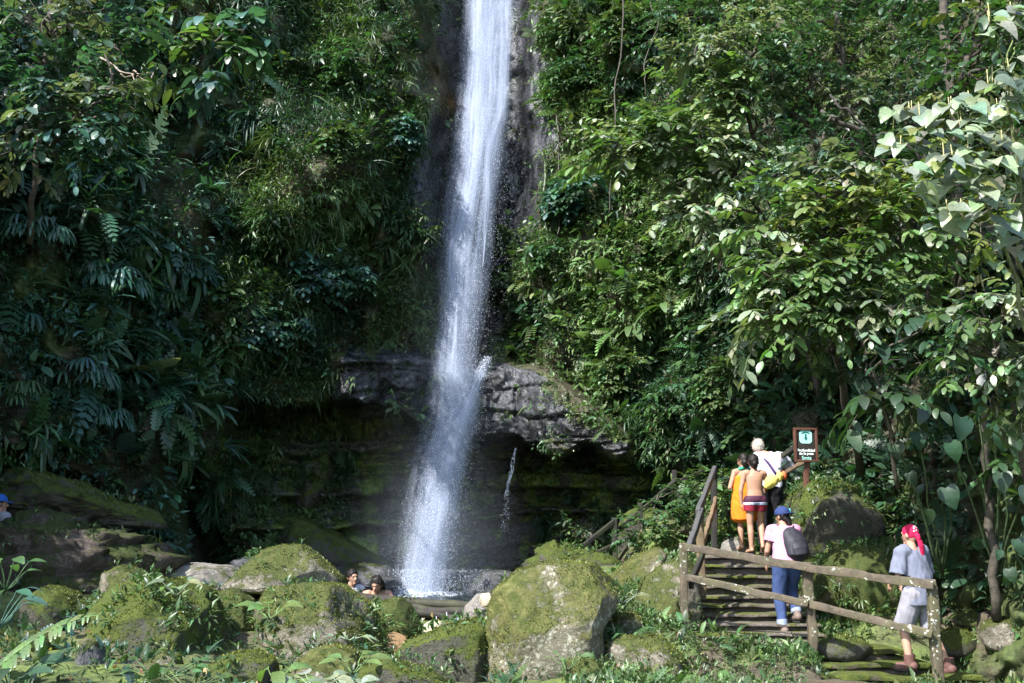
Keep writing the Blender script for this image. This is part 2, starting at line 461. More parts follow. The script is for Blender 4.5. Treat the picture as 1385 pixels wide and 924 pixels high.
def zones(px, py):
    """0..1 masks of the bare rock parts"""
    wob = 14
    x2 = px + vnoise(np.stack([px / 24, py / 24, px * 0], -1), 77) * wob; y2 = py + vnoise(np.stack([px / 24, py / 24, px * 0 + 5], -1), 78) * wob
    return dict(chute=inpoly(x2, y2, CHUTE) * 1.0, ledge=inpoly(x2, y2, LEDGE) * 1.0, cave=inpoly(x2, y2, CAVE) * 1.0,
                hollow=inpoly(x2, y2, HOLLOW) * 1.0, soil=inpoly(x2, y2, SOIL) * 1.0)

def build_cliff():
    h, w = _GX.shape
    V = _GP.reshape(-1, 3)
    i = np.arange(h * w).reshape(h, w)
    Q = np.stack([i[:-1, :-1], i[1:, :-1], i[1:, 1:], i[:-1, 1:]], -1).reshape(-1, 4)
    px, py = _GX.ravel(), _GY.ravel()
    z = zones(px, py)
    n = fbm(V * .9, 4, 41); n2 = fbm(V * 2.3, 4, 47)
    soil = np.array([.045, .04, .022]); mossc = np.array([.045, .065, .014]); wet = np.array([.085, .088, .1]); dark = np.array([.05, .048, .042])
    orange = np.array([.2, .11, .04])
    c = soil + (mossc - soil) * sm(-.15, .2, n)[:, None]
    c = np.where(z['chute'][:, None] > 0, wet * .4 + (wet * .95 - wet * .4) * sm(-.2, .3, n2)[:, None], c)
    c = np.where(z['ledge'][:, None] > 0, wet * (.36 + .7 * n2[:, None]), c)
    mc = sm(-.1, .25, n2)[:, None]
    c = np.where(z['cave'][:, None] > 0, dark * 1.2 + (mossc * 2.3 - dark * 1.2) * mc, c)  # cave rock and moss coloured lighter to lift the dim recess
    c = np.where(z['soil'][:, None] > 0, soil * 1.2, c)
    streak = np.exp(-((py - np.interp(px, [540, 570, 600, 640], [25, 55, 135, 150])) / 9) ** 2) * (px > 540) * (px < 628) * sm(-.2, .25, n2 + .1)
    c = c + (orange - c) * np.clip(streak, 0, 1)[:, None]
    red = np.exp(-((px - 268) / 26) ** 2 - ((py - 222) / 10) ** 2); c = c + (np.array([.1, .05, .03]) - c) * np.clip(red, 0, 1)[:, None]
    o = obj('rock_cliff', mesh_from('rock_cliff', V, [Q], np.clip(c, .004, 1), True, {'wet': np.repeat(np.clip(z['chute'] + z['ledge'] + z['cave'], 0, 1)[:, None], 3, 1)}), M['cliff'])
    tag(o, 'tall wet rock cliff curving around the waterfall, half hidden under plants', None, None, 'structure')
build_cliff()

def surf(px, py):
    """point and outward normal of the cliff at these picture coordinates"""
    px = np.asarray(px, float); py = np.asarray(py, float)
    ix = np.clip(np.searchsorted(SX, px) - 1, 0, len(SX) - 2); iy = np.clip(np.searchsorted(SY, py) - 1, 0, len(SY) - 2)
    fx = ((px - SX[ix]) / (SX[ix + 1] - SX[ix]))[..., None]; fy = ((py - SY[iy]) / (SY[iy + 1] - SY[iy]))[..., None]
    g = _GP
    p = (g[iy, ix] * (1 - fx) + g[iy, ix + 1] * fx) * (1 - fy) + (g[iy + 1, ix] * (1 - fx) + g[iy + 1, ix + 1] * fx) * fy
    return p, _GN[iy, ix]

# ------------------------------------------------------------------ ground
_tc = np.array([  # px, py, Y -> a point of the ground
    (925, 856, 12.9), (1095, 900, 12.2), (1263, 935, 11.4), (1385, 940, 11.0), (1230, 912, 12.3), (1010, 875, 13.0), (1010, 752, 16.0), (1040, 742, 17.0), (1130, 830, 14.2),
    (1150, 735, 15.0), (1300, 830, 13.5), (1385, 820, 12.5), (900, 800, 15.0), (850, 850, 13.0), (900, 700, 19.0), (830, 765, 18.0), (760, 900, 12.0), (640, 915, 12.5), (600, 880, 14.0),
    (560, 960, 10.0), (640, 960, 9.0), (400, 900, 12.0), (300, 860, 13.0), (200, 850, 12.5), (100, 900, 10.5), (0, 900, 10.0), (60, 800, 14.5), (0, 745, 16.5), (150, 770, 16.0), (280, 800, 16.0),
    (380, 800, 16.5), (470, 830, 15.6), (560, 845, 15.8), (650, 850, 15.5), (740, 830, 15.0), (900, 940, 10.5), (1100, 960, 10.0), (1000, 930, 11.4)], float)
_tp = P(_tc[:, 0], _tc[:, 1], _tc[:, 2])
_tp = np.concatenate([_tp, np.array([(-4, 19, -.2), (0, 19, -.3), (2.5, 20, -.2), (-2, 22, -.3), (1, 24, -.2), (-5, 22, .3), (5, 22, .8), (-3, 25, 0),
    (0, 6, 0), (-3, 6, 0.1), (3, 6, -.1), (0, 0, 0), (-4, 1, .1), (4, 1, 0), (6, 5, .2), (-6, 6, .4), (-9, 10, 1.0), (8, 10, .6), (0, -8, .1), (12, -5, .5), (-12, -5, .5), (-20, 10, 2), (20, 10, 2), (0, -30, 0), (30, 30, 3), (-30, 30, 3), (0, 40, 1)])])

STEPS = [([12.6, 12.95, 13.3, 13.65, 14.0, 14.35, 14.7, 15.05, 15.4, 15.75], [868, 857, 843, 830, 818, 806, 792, 778, 764, 751], 2.0, 4.1), ([11.5, 11.85, 12.2, 12.5], [933, 916, 898, 880], 3.35, 5.05)]

def groundZ(x, y, detail=True):
    x = np.asarray(x, float); y = np.asarray(y, float)
    d2 = (x[..., None] - _tp[:, 0]) ** 2 + (y[..., None] - _tp[:, 1]) ** 2
    w = 1 / (d2 + .02) ** 1.7
    z = (w * _tp[:, 2]).sum(-1) / w.sum(-1)
    if detail:
        z = z + fbm(np.stack([x * .9, y * .9, x * 0], -1), 4, 61) * .16
    # cut the bank down under the two flights of steps
    for (yy, pyy, xa, xb) in STEPS:
        zs = np.interp(y, yy, P(1000, np.array(pyy), np.array(yy))[:, 2]) - .24
        m = sm(yy[0] - .25, yy[0] + .05, y) * sm(yy[-1] + .9, yy[-1] + .4, y) * sm(xa - .25, xa + .05, x) * sm(xb + .25, xb - .05, x)
        z = z + (np.minimum(z, zs) - z) * m
    return z

def build_ground():
    xs = np.concatenate([np.linspace(-60, -9, 18)[:-1], np.arange(-9, 9, .14), np.linspace(9, 60, 18)])
    ys = np.concatenate([np.linspace(-60, 4, 22)[:-1], np.arange(4, 27, .14), np.linspace(27, 70, 14)])
    X, Y = np.meshgrid(xs, ys); Z = groundZ(X, Y)
    V = np.stack([X, Y, Z], -1).reshape(-1, 3); h, w = X.shape
    i = np.arange(h * w).reshape(h, w)
    Q = np.stack([i[:-1, :-1], i[:-1, 1:], i[1:, 1:], i[1:, :-1]], -1).reshape(-1, 4)
    n = fbm(V * 1.3, 4, 63)[:, None]; n2 = fbm(V * 3.1, 3, 64)[:, None]
    c = np.array([.06, .048, .03]) + (np.array([.066, .092, .02]) - np.array([.06, .048, .03])) * sm(-.3, .05, n) + n2 * .015
    o = obj('ground', mesh_from('ground', V, [Q], np.clip(c, .005, 1)), M['ground'])
    tag(o, 'dark damp forest soil with moss between the boulders', None, None, 'structure')
build_ground()

# ------------------------------------------------------------------ leaf shapes (x along the leaf, y across, z its upper side)
def leaf_small(w=.42, fold=.10, curl=.14):
    V = np.array([(0, 0, 0), (.42, -w / 2, fold), (.5, 0, 0), (.42, w / 2, fold), (1, 0, -curl)])
    return V, np.array([(0, 2, 1), (0, 3, 2), (1, 2, 4), (2, 3, 4)])

def leaf_big(w=.5, prof=None, fold=.08, curl=.25, n=7, wave=.0):
    prof = prof or [(0, .02), (.12, .55), (.3, .95), (.45, 1), (.65, .8), (.85, .35), (1, 0.0)]
    t = np.linspace(0, 1, n); h = np.interp(t, [p[0] for p in prof], [p[1] for p in prof]) * w / 2
    x = t * (1 - .12 * curl * t); z = -curl * t ** 2
    wv = wave * np.sin(t * 19)
    L = np.stack([x, -h, z + fold * h * 2 + wv], -1); C = np.stack([x, 0 * t, z], -1); Rr = np.stack([x, h, z + fold * h * 2 - wv], -1)
    V = np.concatenate([L, C, Rr]); T = []
    for i in range(n - 1):
        for a, b in ((0, n), (n, 2 * n)):
            T += [(a + i, a + i + 1, b + i + 1), (a + i, b + i + 1, b + i)]
    return V, np.array(T)[:, ::-1]

HEART = [(0, .5), (.1, .86), (.22, 1), (.4, .95), (.6, .72), (.78, .42), (.92, .14), (1, 0)]

def leaf_heart(w=.78, curl=.4, n=11):
    V, T = leaf_big(w, HEART, .14, curl, n, .012)
    V = V.copy(); back = np.abs(V[:, 1]) / (w / 2) * np.clip(1 - V[:, 0] * 3.5, 0, 1)
    V[:, 0] -= back * .22; return V, T

def frond(n=13, w=.42, droop=.35, pin=.09, lift=.0):
    """fern frond: arched stalk with paired leaflets"""
    Vs = []; Ts = []; k = 0
    ts = np.linspace(.08, .98, n)
    for t in ts:
        c = np.array([t * (1 - .1 * droop), 0, lift * t - droop * t * t])
        L = w / 2 * np.sin(np.pi * (t * .82 + .16)) ** .8 + .02
        for s in (-1, 1):
            d = norm(np.array([.42, s, -.22])); a = np.array([1, 0, -droop * t]) * pin / 2
            Vs += [c - a * .7, c + d * L * .5 - a, c + d * L, c + d * L * .5 + a, c + a * .7]
            Ts += [(k, k + 1, k + 3), (k, k + 3, k + 4), (k + 1, k + 2, k + 3)] if s < 0 else [(k, k + 3, k + 1), (k, k + 4, k + 3), (k + 1, k + 3, k + 2)]
            k += 5
    t = np.linspace(0, 1, 6); st = np.stack([t * (1 - .1 * droop), 0 * t, lift * t - droop * t * t + .004], -1)
    for i in range(6): Vs += [st[i] + (0, -.008 * (1.2 - t[i]), 0), st[i] + (0, .008 * (1.2 - t[i]), 0)]
    for i in range(5): Ts += [(k + 2 * i, k + 2 * i + 2, k + 2 * i + 3), (k + 2 * i, k + 2 * i + 3, k + 2 * i + 1)]
    return np.array(Vs), np.array(Ts)

def strap(w=.05, droop=1.1, n=6):
    """long narrow blade that bends over and hangs"""
    t = np.linspace(0, 1, n); th = droop * t ** .8 * 1.35
    dx = np.cumsum(np.r_[0, np.cos(th[:-1])]) / (n - 1); dz = np.cumsum(np.r_[0, -np.sin(th[:-1])]) / (n - 1)
    h = w / 2 * np.sin(np.pi * np.clip(t * .85 + .15, 0, 1)) ** .6
    V = np.concatenate([np.stack([dx, -h, dz], -1), np.stack([dx, h, dz + .3 * h], -1)]); T = []
    for i in range(n - 1): T += [(i, i + 1, n + i + 1), (i, n + i + 1, n + i)]
    return V, np.array(T)[:, ::-1]

TM = dict(small=leaf_small(), round=leaf_small(.62, .08, .1), lance=leaf_small(.24, .05, .3), tiny=leaf_small(.55, .05, .05),
          mid=leaf_big(.46, n=5, curl=.25), midl=leaf_big(.3, n=5, curl=.4), big=leaf_big(.48, n=8, curl=.35), heart=leaf_heart(), heartbig=leaf_heart(.9, .4, 12),
          frond=frond(), frond_s=frond(8, .5, .45, .13), frond_hang=frond(13, .36, .9, .09), strap=strap(), strapw=strap(.1, .9, 6), grass=strap(.022, 1.25, 5),
          banana=leaf_big(.3, [(0, .05), (.1, .6), (.3, 1), (.6, 1), (.85, .6), (1, 0)], .12, .5, 10, .003))

def place(acc, tm, pos, d, up, size, col, cvar=.25, wscale=None):
    """put copies of a leaf shape at pos, pointing along d with the upper side towards up"""
    V, T = TM[tm] if isinstance(tm, str) else tm
    pos = np.asarray(pos, float); n = len(pos)
    if n == 0: return
    x = norm(d); y = norm(np.cross(up, x)); z = np.cross(x, y)
    s = np.broadcast_to(np.asarray(size, float), (n,))
    A = np.stack([x, y, z], -1) * s[:, None, None]
    W = np.einsum('nij,kj->nki', A, V) + pos[:, None]
    F = T[None] + (np.arange(n) * len(V))[:, None, None]
    c = np.broadcast_to(np.asarray(col, float), (n, 3)) * np.exp(RNG.normal(0, cvar, (n, 1))) * np.exp(RNG.normal(0, .10, (n, 3)))
    acc.add(W.reshape(-1, 3), F.reshape(-1, 3), None, np.repeat(c, len(V), 0))

def rdir(n):
    return norm(RNG.normal(0, 1, (n, 3)))

def clumps(acc, tm, C, Nn, k, rad, L, col, droop=.3, out_=.7, cvar=.25, upb=.55, lvar=.3, flat=1.0):
    """k leaves round each centre C, growing outward along the normal and hanging by droop"""
    C = np.repeat(C, k, 0); Nn = np.repeat(Nn, k, 0); n = len(C)
    if n == 0: return
    col = np.broadcast_to(np.asarray(col, float), (n // k, 3)); col = np.repeat(col, k, 0)
    o = rdir(n); o = norm(o + Nn * .8)
    rad = np.repeat(np.broadcast_to(np.asarray(rad, float), (n // k,)), k); L = np.repeat(np.broadcast_to(np.asarray(L, float), (n // k,)), k)
    pos = C + o * (rad * RNG.random(n) ** .5)[:, None]
    d = norm(o * .8 + Nn * out_ + RNG.normal(0, .45, (n, 3)) + np.array([0, 0, -droop]))
    up = norm(np.array([0, 0, upb]) + Nn * .55 + RNG.normal(0, .28, (n, 3)))
    place(acc, tm, pos, d, up, L * np.exp(RNG.normal(0, lvar, n)), col, cvar)

# colours (albedo)
G_DEEP = np.array([.024, .058, .03]); G_BLUE = np.array([.038, .088, .07]); G_MID = np.array([.04, .086, .032]); G_OLIVE = np.array([.062, .094, .032])  # G_BLUE holds the bluish cast of the shaded side in the leaf colour
G_LIGHT = np.array([.082, .138, .045]); G_YEL = np.array([.125, .165, .04]); G_PALE = np.array([.2, .25, .165]); BROWN = np.array([.12, .075, .035])  # G_PALE: pale leaves with the whitish sun sheen mixed into the colour

# ------------------------------------------------------------------ uncountable cover on the rock: mixed creepers and small leaves
def cover(name, label, box, count, palette, kinds, keep=None, seed=0, lift=(.02, .35), lowly=False):
    """kinds: (leaf shape, share, leaves per clump, clump radius, leaf length, droop)"""
    x0, y0, x1, y1 = box
    px = RNG.uniform(x0, x1, count * 3); py = RNG.uniform(y0, y1, count * 3)
    # even density over the real surface: accept by squared distance
    Yd = cliffY(px, py, False); k = RNG.random(len(px)) < (Yd / Yd.max()) ** 2
    z = zones(px, py)
    bare = np.clip(z['chute'] + z['ledge'], 0, 1) * .97 + z['cave'] * .5 + z['hollow'] * .85 + z['soil'] * .96
    if lowly: bare = np.clip(z['chute'] + z['ledge'], 0, 1) * .93 + z['cave'] * .05
    dens = sm(-.5, .05, fbm(np.stack([px / 55, py / 55, px * 0 + seed], -1), 3, 90 + seed))
    k &= RNG.random(len(px)) > bare
    k &= ~((z['cave'] > 0) & (px > 470) & (px < 730))
    k &= RNG.random(len(px)) < .25 + .75 * dens
    if keep is not None: k &= keep(px, py)
    iy_ = np.clip(np.searchsorted(SY, py) - 1, 0, len(SY) - 2); ix_ = np.clip(np.searchsorted(SX, px) - 1, 0, len(SX) - 2)
    k &= np.abs(_GD[np.clip(iy_ + 2, 0, len(SY) - 1), ix_] - _GD[np.clip(iy_ - 1, 0, 9999), ix_]) < .55
    px, py = px[k][:count], py[k][:count]
    p, nn = surf(px, py)
    nn = norm(nn + np.array([0, -.15, .35]))
    sel = fbm(np.stack([px / 70, py / 70, px * 0 + 9 + seed], -1), 3, 120 + seed) + RNG.normal(0, .16, len(px))
    order = np.argsort(np.argsort(sel)) / max(1, len(sel))
    tone = fbm(np.stack([px / 90, py / 90, px * 0 + 4], -1), 3, 140 + seed)[:, None]
    pal = np.asarray(palette); f = np.clip(tone * 1.6 + .5 + RNG.normal(0, .2, tone.shape), 0, .999) * (len(pal) - 1)
    i = np.floor(f).astype(int)[:, 0]; col = pal[i] + (pal[np.minimum(i + 1, len(pal) - 1)] - pal[i]) * (f - i[:, None])
    acc = Acc(); a = 0
    for tm, share, per, rad, L, droop in kinds:
        m = (order >= a) & (order < a + share); a += share
        lf = RNG.uniform(lift[0], lift[1], m.sum())[:, None]
        clumps(acc, tm, p[m] + nn[m] * lf, nn[m], per, rad * RNG.uniform(.7, 1.3, m.sum()), L * RNG.uniform(.75, 1.25, m.sum()), col[m], droop)
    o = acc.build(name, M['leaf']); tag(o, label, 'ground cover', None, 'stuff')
    return o

cover('creeping_foliage', 'dense bluish green creeping leaves over the shaded wall left of the waterfall', (-420, -160, 300, 770), 6000, [G_DEEP * 1.2, G_BLUE * 1.3, G_DEEP * 1.4, G_BLUE * 1.5, G_MID * 1.2],  # leaf greens raised so the shaded wall reads brighter
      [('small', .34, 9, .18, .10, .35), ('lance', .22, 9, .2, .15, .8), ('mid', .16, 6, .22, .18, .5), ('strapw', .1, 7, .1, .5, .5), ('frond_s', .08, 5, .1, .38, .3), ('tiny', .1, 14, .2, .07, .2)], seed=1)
cover('creeping_foliage', 'mid green creeping leaves and hanging stems on the bluff between the left wall and the waterfall', (290, -160, 625, 770), 7600, [G_DEEP, G_MID, G_OLIVE, G_MID, G_LIGHT],
      [('small', .34, 9, .16, .085, .4), ('lance', .18, 9, .17, .125, .9), ('grass', .14, 14, .05, .42, .5), ('frond_s', .08, 5, .07, .22, .4), ('tiny', .18, 18, .18, .05, .2), ('mid', .08, 6, .18, .15, .5)], seed=2)
cover('creeping_foliage', 'leafy creepers covering the rock right of the waterfall up to the hillside trees', (660, -160, 1000, 770), 7200, [G_DEEP, G_MID, G_OLIVE, G_LIGHT, G_LIGHT],
      [('small', .38, 9, .17, .09, .35), ('lance', .14, 9, .18, .14, .8), ('mid', .14, 6, .2, .16, .5), ('frond_s', .1, 5, .07, .26, .35), ('tiny', .24, 18, .18, .055, .2)], seed=3)
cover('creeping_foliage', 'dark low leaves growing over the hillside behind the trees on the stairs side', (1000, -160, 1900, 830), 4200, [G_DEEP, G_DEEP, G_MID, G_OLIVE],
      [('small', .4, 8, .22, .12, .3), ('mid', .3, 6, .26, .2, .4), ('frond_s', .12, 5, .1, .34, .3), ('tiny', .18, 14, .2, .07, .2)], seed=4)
cover('rock_moss', 'fine mossy carpet of tiny leaves on the bare parts of the cliff', (-300, -100, 1300, 800), 18000, [G_DEEP, G_MID, G_OLIVE, G_OLIVE * 1.1],
      [('tiny', .8, 16, .16, .04, .2), ('lance', .2, 8, .1, .07, .9)], seed=6, lift=(.0, .05), lowly=True)
# ------------------------------------------------------------------ boulders
def ico(sub):
    bm = bmesh.new(); bmesh.ops.create_icosphere(bm, subdivisions=sub, radius=1)
    V = np.array([v.co[:] for v in bm.verts]); T = np.array([[v.index for v in f.verts] for f in bm.faces]); bm.free()
    return V, T
ICO = {k: ico(k) for k in (3, 4, 5, 6)}
BOULDERS = []

def boulder(label, mat, Y, poly, thick=None, sub=5, facets=7, rough=.05, seed=0, box=.62, strata=0, name='boulder', group=None, cat='boulder', cuts=None):
    """a solid rock whose outline follows poly (picture coordinates) at distance Y, with its own depth, planes and pits"""
    poly = np.array(poly, float); c = np.array([(poly[:, 0].min() + poly[:, 0].max()) / 2, (poly[:, 1].min() + poly[:, 1].max()) / 2])
    q = poly - c; q[:, 1] *= -1
    th = np.linspace(-np.pi, np.pi, 361); r = np.zeros(361)
    for i in range(len(q)):
        a, b = q[i], q[(i + 1) % len(q)]
        e = b - a; dx, dy = np.cos(th), np.sin(th)
        den = dx * e[1] - dy * e[0]
        with np.errstate(divide='ignore', invalid='ignore'):
            t = (a[0] * e[1] - a[1] * e[0]) / den; u = (a[0] * dy - a[1] * dx) / den
        ok = (np.abs(den) > 1e-9) & (t > 0) & (u >= -1e-6) & (u <= 1 + 1e-6)
        r = np.where(ok, np.maximum(r, t), r)
    k = np.array([1, 2, 3, 2, 1.]) / 9; r = np.convolve(np.pad(r, 2, 'wrap'), k, 'valid')
    wpx, hpx = np.ptp(poly[:, 0]), np.ptp(poly[:, 1]); s = Y / FPX
    d = thick if thick else .5 * math.sqrt(wpx * hpx) * s * .95
    U, T = ICO[sub]
    ss = np.sqrt(U[:, 0] ** 2 + U[:, 2] ** 2); ang = np.arctan2(U[:, 2], U[:, 0])
    rr = np.interp(ang, th, r) * s
    k = ss ** box / np.maximum(ss, 1e-6)
    V = np.stack([U[:, 0] / np.maximum(ss, 1e-6) * rr * ss ** box, d * np.sign(U[:, 1]) * np.abs(U[:, 1]) ** .85, U[:, 2] / np.maximum(ss, 1e-6) * rr * ss ** box], -1)
    g = np.random.default_rng(seed + 100)
    size = max(wpx, hpx) * s
    for j in range(facets):
        n = norm(np.array([g.normal(0, .8), -abs(g.normal(.9, .5)), g.normal(.25, .6)]))
        h = (V @ n).max() * g.uniform(.68, .9)
        ex = np.clip(V @ n - h, 0, None); V = V - (ex * .93)[:, None] * n
    for (n, f) in (cuts or []):
        n = norm(np.array(n, float)); h = (V @ n).max() * f
        ex = np.clip(V @ n - h, 0, None); V = V - (ex * .95)[:, None] * n
    W = V / size * 4 + seed * 3.7
    nv = norm(V)
    disp = fbm(W * .8, 3, 200 + seed) * rough * size * .8 + fbm(W * 3.5, 5, 230 + seed, .66) * rough * size * .75 - np.exp(-(fbm(W * 1.1, 3, 240 + seed) / .035) ** 2) * rough * size * .45
    if strata:
        l = np.tanh(vnoise(np.stack([V[:, 0] * .7, V[:, 1] * .7, V[:, 2] * strata + .3 * fbm(V * 1.2, 3, seed)], -1) + seed, 9 + seed) * 5)
        disp = disp + l * .075 * np.clip(size, .3, 1.2) + .10 * (vnoise(np.floor(np.stack([V[:, 0] * 2.3 + l, V[:, 1] * 1.5, V[:, 2] * strata * .7], -1)), 5) )
    V = V + nv * disp[:, None]
    ctr = P(c[0], c[1], Y) + np.array([0, d * .55, 0])
    me = mesh_from(name, V, [T])
    o = obj(name, me, M[mat], None, ctr)
    tag(o, label, cat, group)
    BOULDERS.append((o, V + ctr, T, mat, Y))
    return o

B = boulder
B('huge squarish boulder in front of the stairs with yellow green moss on its pale top', 'moss_yellow', 11.6,
  [(655, 990), (654, 880), (660, 830), (668, 803), (700, 779), (735, 769), (768, 765), (812, 771), (842, 797), (840, 826), (818, 852), (818, 900), (826, 990)], 1.0, 6, 5, .03, 3, .5,
  cuts=[((.82, -.5, -.1), .8), ((-.1, -.75, .55), .78), ((-.75, -.6, .1), .8), ((0, -1, -.12), .8)])
B('peaked mossy boulder with a flat crest left of the two bathers', 'moss_boulder', 15.2,
  [(286, 803), (318, 772), (348, 746), (372, 740), (398, 741), (420, 754), (456, 786), (458, 798), (430, 806), (380, 808), (340, 806)], .9, 5, 5, .035, 5, .6, cuts=[((0, -.6, .8), .72)])
B('broad sloping boulder with seedlings, below the peaked mossy boulder', 'moss_boulder', 12.6,
  [(326, 880), (338, 826), (352, 802), (400, 796), (446, 798), (484, 824), (508, 862), (522, 930), (430, 940), (345, 930)], 1.1, 5, 6, .05, 8)
B('knee high yellow mossy hump above the broad sloping boulder', 'moss_yellow', 14.2,
  [(420, 812), (436, 796), (458, 794), (478, 806), (492, 826), (470, 838), (430, 832)], .4, 4, 4, .05, 9)
B('smooth green mossy boulder with a dark hollow, just below the dam of logs', 'moss_full', 14.6,
  [(492, 872), (494, 826), (508, 818), (538, 811), (552, 822), (566, 848), (569, 868), (540, 878)], .55, 5, 4, .03, 11, .7)
B('long dark mossy slab slanting beside the huge squarish boulder', 'moss_dark', 11.9,
  [(522, 900), (545, 876), (590, 858), (640, 845), (660, 848), (664, 930), (600, 960), (530, 940)], .8, 5, 5, .03, 12)
B('low rounded stone with bright yellow moss among the foreground seedlings', 'moss_yellow', 10.2,
  [(388, 940), (394, 902), (425, 880), (452, 878), (474, 888), (492, 912), (486, 950)], .45, 5, 3, .05, 13)
B('flat brown stone at the bottom edge under the long dark slab', 'moss_dark', 9.9,
  [(470, 960), (482, 912), (520, 900), (575, 914), (628, 948), (620, 980)], .5, 5, 4, .04, 14)
B('dull brown stone behind the bright banana like seedling', 'moss_dark', 10.5,
  [(255, 960), (272, 908), (300, 890), (336, 886), (362, 900), (368, 950)], .5, 5, 4, .04, 15)
B('big hollowed boulder overgrown with small drooping herbs at the left', 'moss_dark', 11.7,
  [(104, 830), (120, 803), (160, 790), (220, 787), (262, 803), (288, 850), (296, 900), (250, 930), (160, 920), (118, 880)], .8, 5, 5, .06, 16)
B('flat grey slab lying in front of the dark fissure', 'stone_grey', 15.8,
  [(186, 785), (196, 768), (250, 764), (300, 767), (326, 785), (318, 808), (240, 812)], .8, 5, 4, .025, 17, .55)
B('tilted mossy slab with a brown underside near the purple sandstone ledge', 'moss_boulder', 14.0,
  [(128, 806), (132, 775), (158, 766), (190, 782), (216, 806), (190, 820)], .5, 5, 5, .04, 18)
B('mossy wedge between the herb covered boulder and the peaked boulder', 'moss_full', 13.0,
  [(262, 830), (272, 808), (306, 801), (332, 816), (342, 850), (334, 896), (290, 900), (268, 872)], .5, 5, 5, .05, 19)
B('dark boulder with a bright moss edge at the left rim behind the big fern', 'moss_dark', 12.4,
  [(20, 870), (26, 812), (48, 796), (74, 804), (96, 826), (108, 860), (80, 880)], .6, 5, 5, .05, 20)
B('small pointed wet brown rock below the tip of the big fern', 'stone_wet', 9.8,
  [(78, 960), (86, 900), (102, 872), (118, 874), (132, 900), (136, 960)], .3, 5, 5, .05, 21)
B('slanting mossy slab behind the right shoulder of the huge boulder', 'moss_yellow', 14.8,
  [(824, 800), (832, 778), (862, 754), (894, 741), (906, 750), (896, 776), (872, 800), (850, 812)], .6, 5, 4, .03, 22, .5)
B('grey topped boulder touching the first fence post', 'moss_boulder', 13.3,
  [(864, 815), (876, 788), (900, 768), (926, 756), (946, 765), (950, 830), (930, 870), (872, 862)], .55, 5, 4, .035, 23)
B('small mossy stone wedged right of the huge squarish boulder', 'moss_yellow', 12.6,
  [(822, 856), (838, 834), (862, 830), (878, 850), (868, 872), (836, 876)], .3, 4, 4, .05, 24)
B('wide mossy stone at the foot of the leafy bank', 'moss_boulder', 11.4,
  [(814, 905), (822, 880), (850, 868), (900, 867), (928, 890), (932, 950), (840, 960)], .6, 5, 4, .04, 25)
B('orange brown broken stone below the green mossy boulder', 'stone_orange', 13.2,
  [(512, 888), (514, 868), (528, 858), (545, 862), (552, 876), (540, 896), (520, 900)], .25, 4, 6, .05, 26)
B('pale long stone behind the dark slab in the stream', 'stone_pale', 13.9,
  [(583, 862), (592, 852), (612, 843), (630, 846), (632, 856), (600, 866)], .25, 4, 4, .04, 27)
B('small yellowish stone under the dripping logs', 'stone_pale', 14.6,
  [(570, 856), (572, 846), (584, 840), (598, 843), (602, 856), (588, 864)], .2, 4, 4, .05, 28)
B('dark grey stone holding the end of the log dam by the huge boulder', 'stone_grey', 14.9,
  [(622, 848), (628, 822), (644, 806), (664, 806), (670, 850), (640, 860)], .5, 5, 5, .04, 29)
B('little tan stone perched beside the top of the huge boulder', 'stone_pale', 14.0,
  [(648, 814), (650, 804), (662, 803), (668, 812), (664, 820), (652, 822)], .12, 4, 4, .05, 30)
B('small wet stone lying in the stream beside the orange one', 'stone_wet', 13.0,
  [(548, 895), (556, 884), (572, 882), (578, 892), (566, 902)], .15, 4, 4, .05, 31)
B('tall mossy rock on which the brown sign stands', 'moss_dark', 14.9,
  [(1070, 770), (1074, 715), (1080, 680), (1096, 656), (1120, 648), (1160, 656), (1200, 690), (1206, 740), (1190, 775)], .9, 5, 5, .05, 32, .6)
B('wide round bank of bright moss behind the walker with the red headscarf', 'moss_full', 13.9,
  [(1096, 830), (1112, 775), (1150, 746), (1210, 738), (1285, 744), (1310, 775), (1304, 815), (1250, 850), (1140, 850)], .9, 5, 4, .05, 33, .65)
B('rough brown stone beside the top of the staircase', 'stone_grey', 16.3,
  [(976, 752), (982, 734), (1000, 726), (1018, 732), (1024, 752)], .3, 4, 5, .05, 34)
B('hanging mossy block under the overhang left of the waterfall', 'moss_dark', 23.6,
  [(398, 695), (402, 650), (412, 624), (440, 612), (446, 640), (438, 668), (414, 696)], .6, 5, 5, .05, 35)
B('long dark rock ramp running down to the pool behind the peaked boulder', 'moss_dark', 22.4,
  [(352, 700), (372, 688), (420, 706), (470, 732), (520, 762), (528, 785), (470, 788), (400, 775), (358, 740)], .9, 5, 5, .05, 36)
B('wet black rock at the pool edge behind the bathers', 'stone_wet', 21.8,
  [(440, 792), (446, 770), (480, 760), (520, 768), (540, 786), (530, 800), (470, 804)], .7, 5, 5, .06, 37)
B('wet dark block on the far side of the pool right of the falling water', 'stone_wet', 22.6,
  [(618, 800), (628, 782), (660, 772), (700, 778), (716, 800), (690, 812)], .7, 5, 5, .06, 38)
B('flat dark layered rock behind the top of the huge squarish boulder', 'moss_dark', 22.0,
  [(690, 790), (700, 764), (760, 745), (826, 748), (836, 780), (780, 795)], .8, 5, 5, .05, 39, strata=4)
B('greyish boulder under the dark railing of the far path', 'moss_dark', 19.2,
  [(836, 742), (846, 700), (866, 684), (900, 690), (925, 712), (925, 748), (880, 760)], .7, 5, 5, .05, 40)
B('brown rock jutting out beside the grey handrail', 'stone_brown', 17.8,
  [(915, 722), (926, 705), (950, 690), (968, 694), (966, 716), (940, 726)], .5, 4, 5, .05, 41)
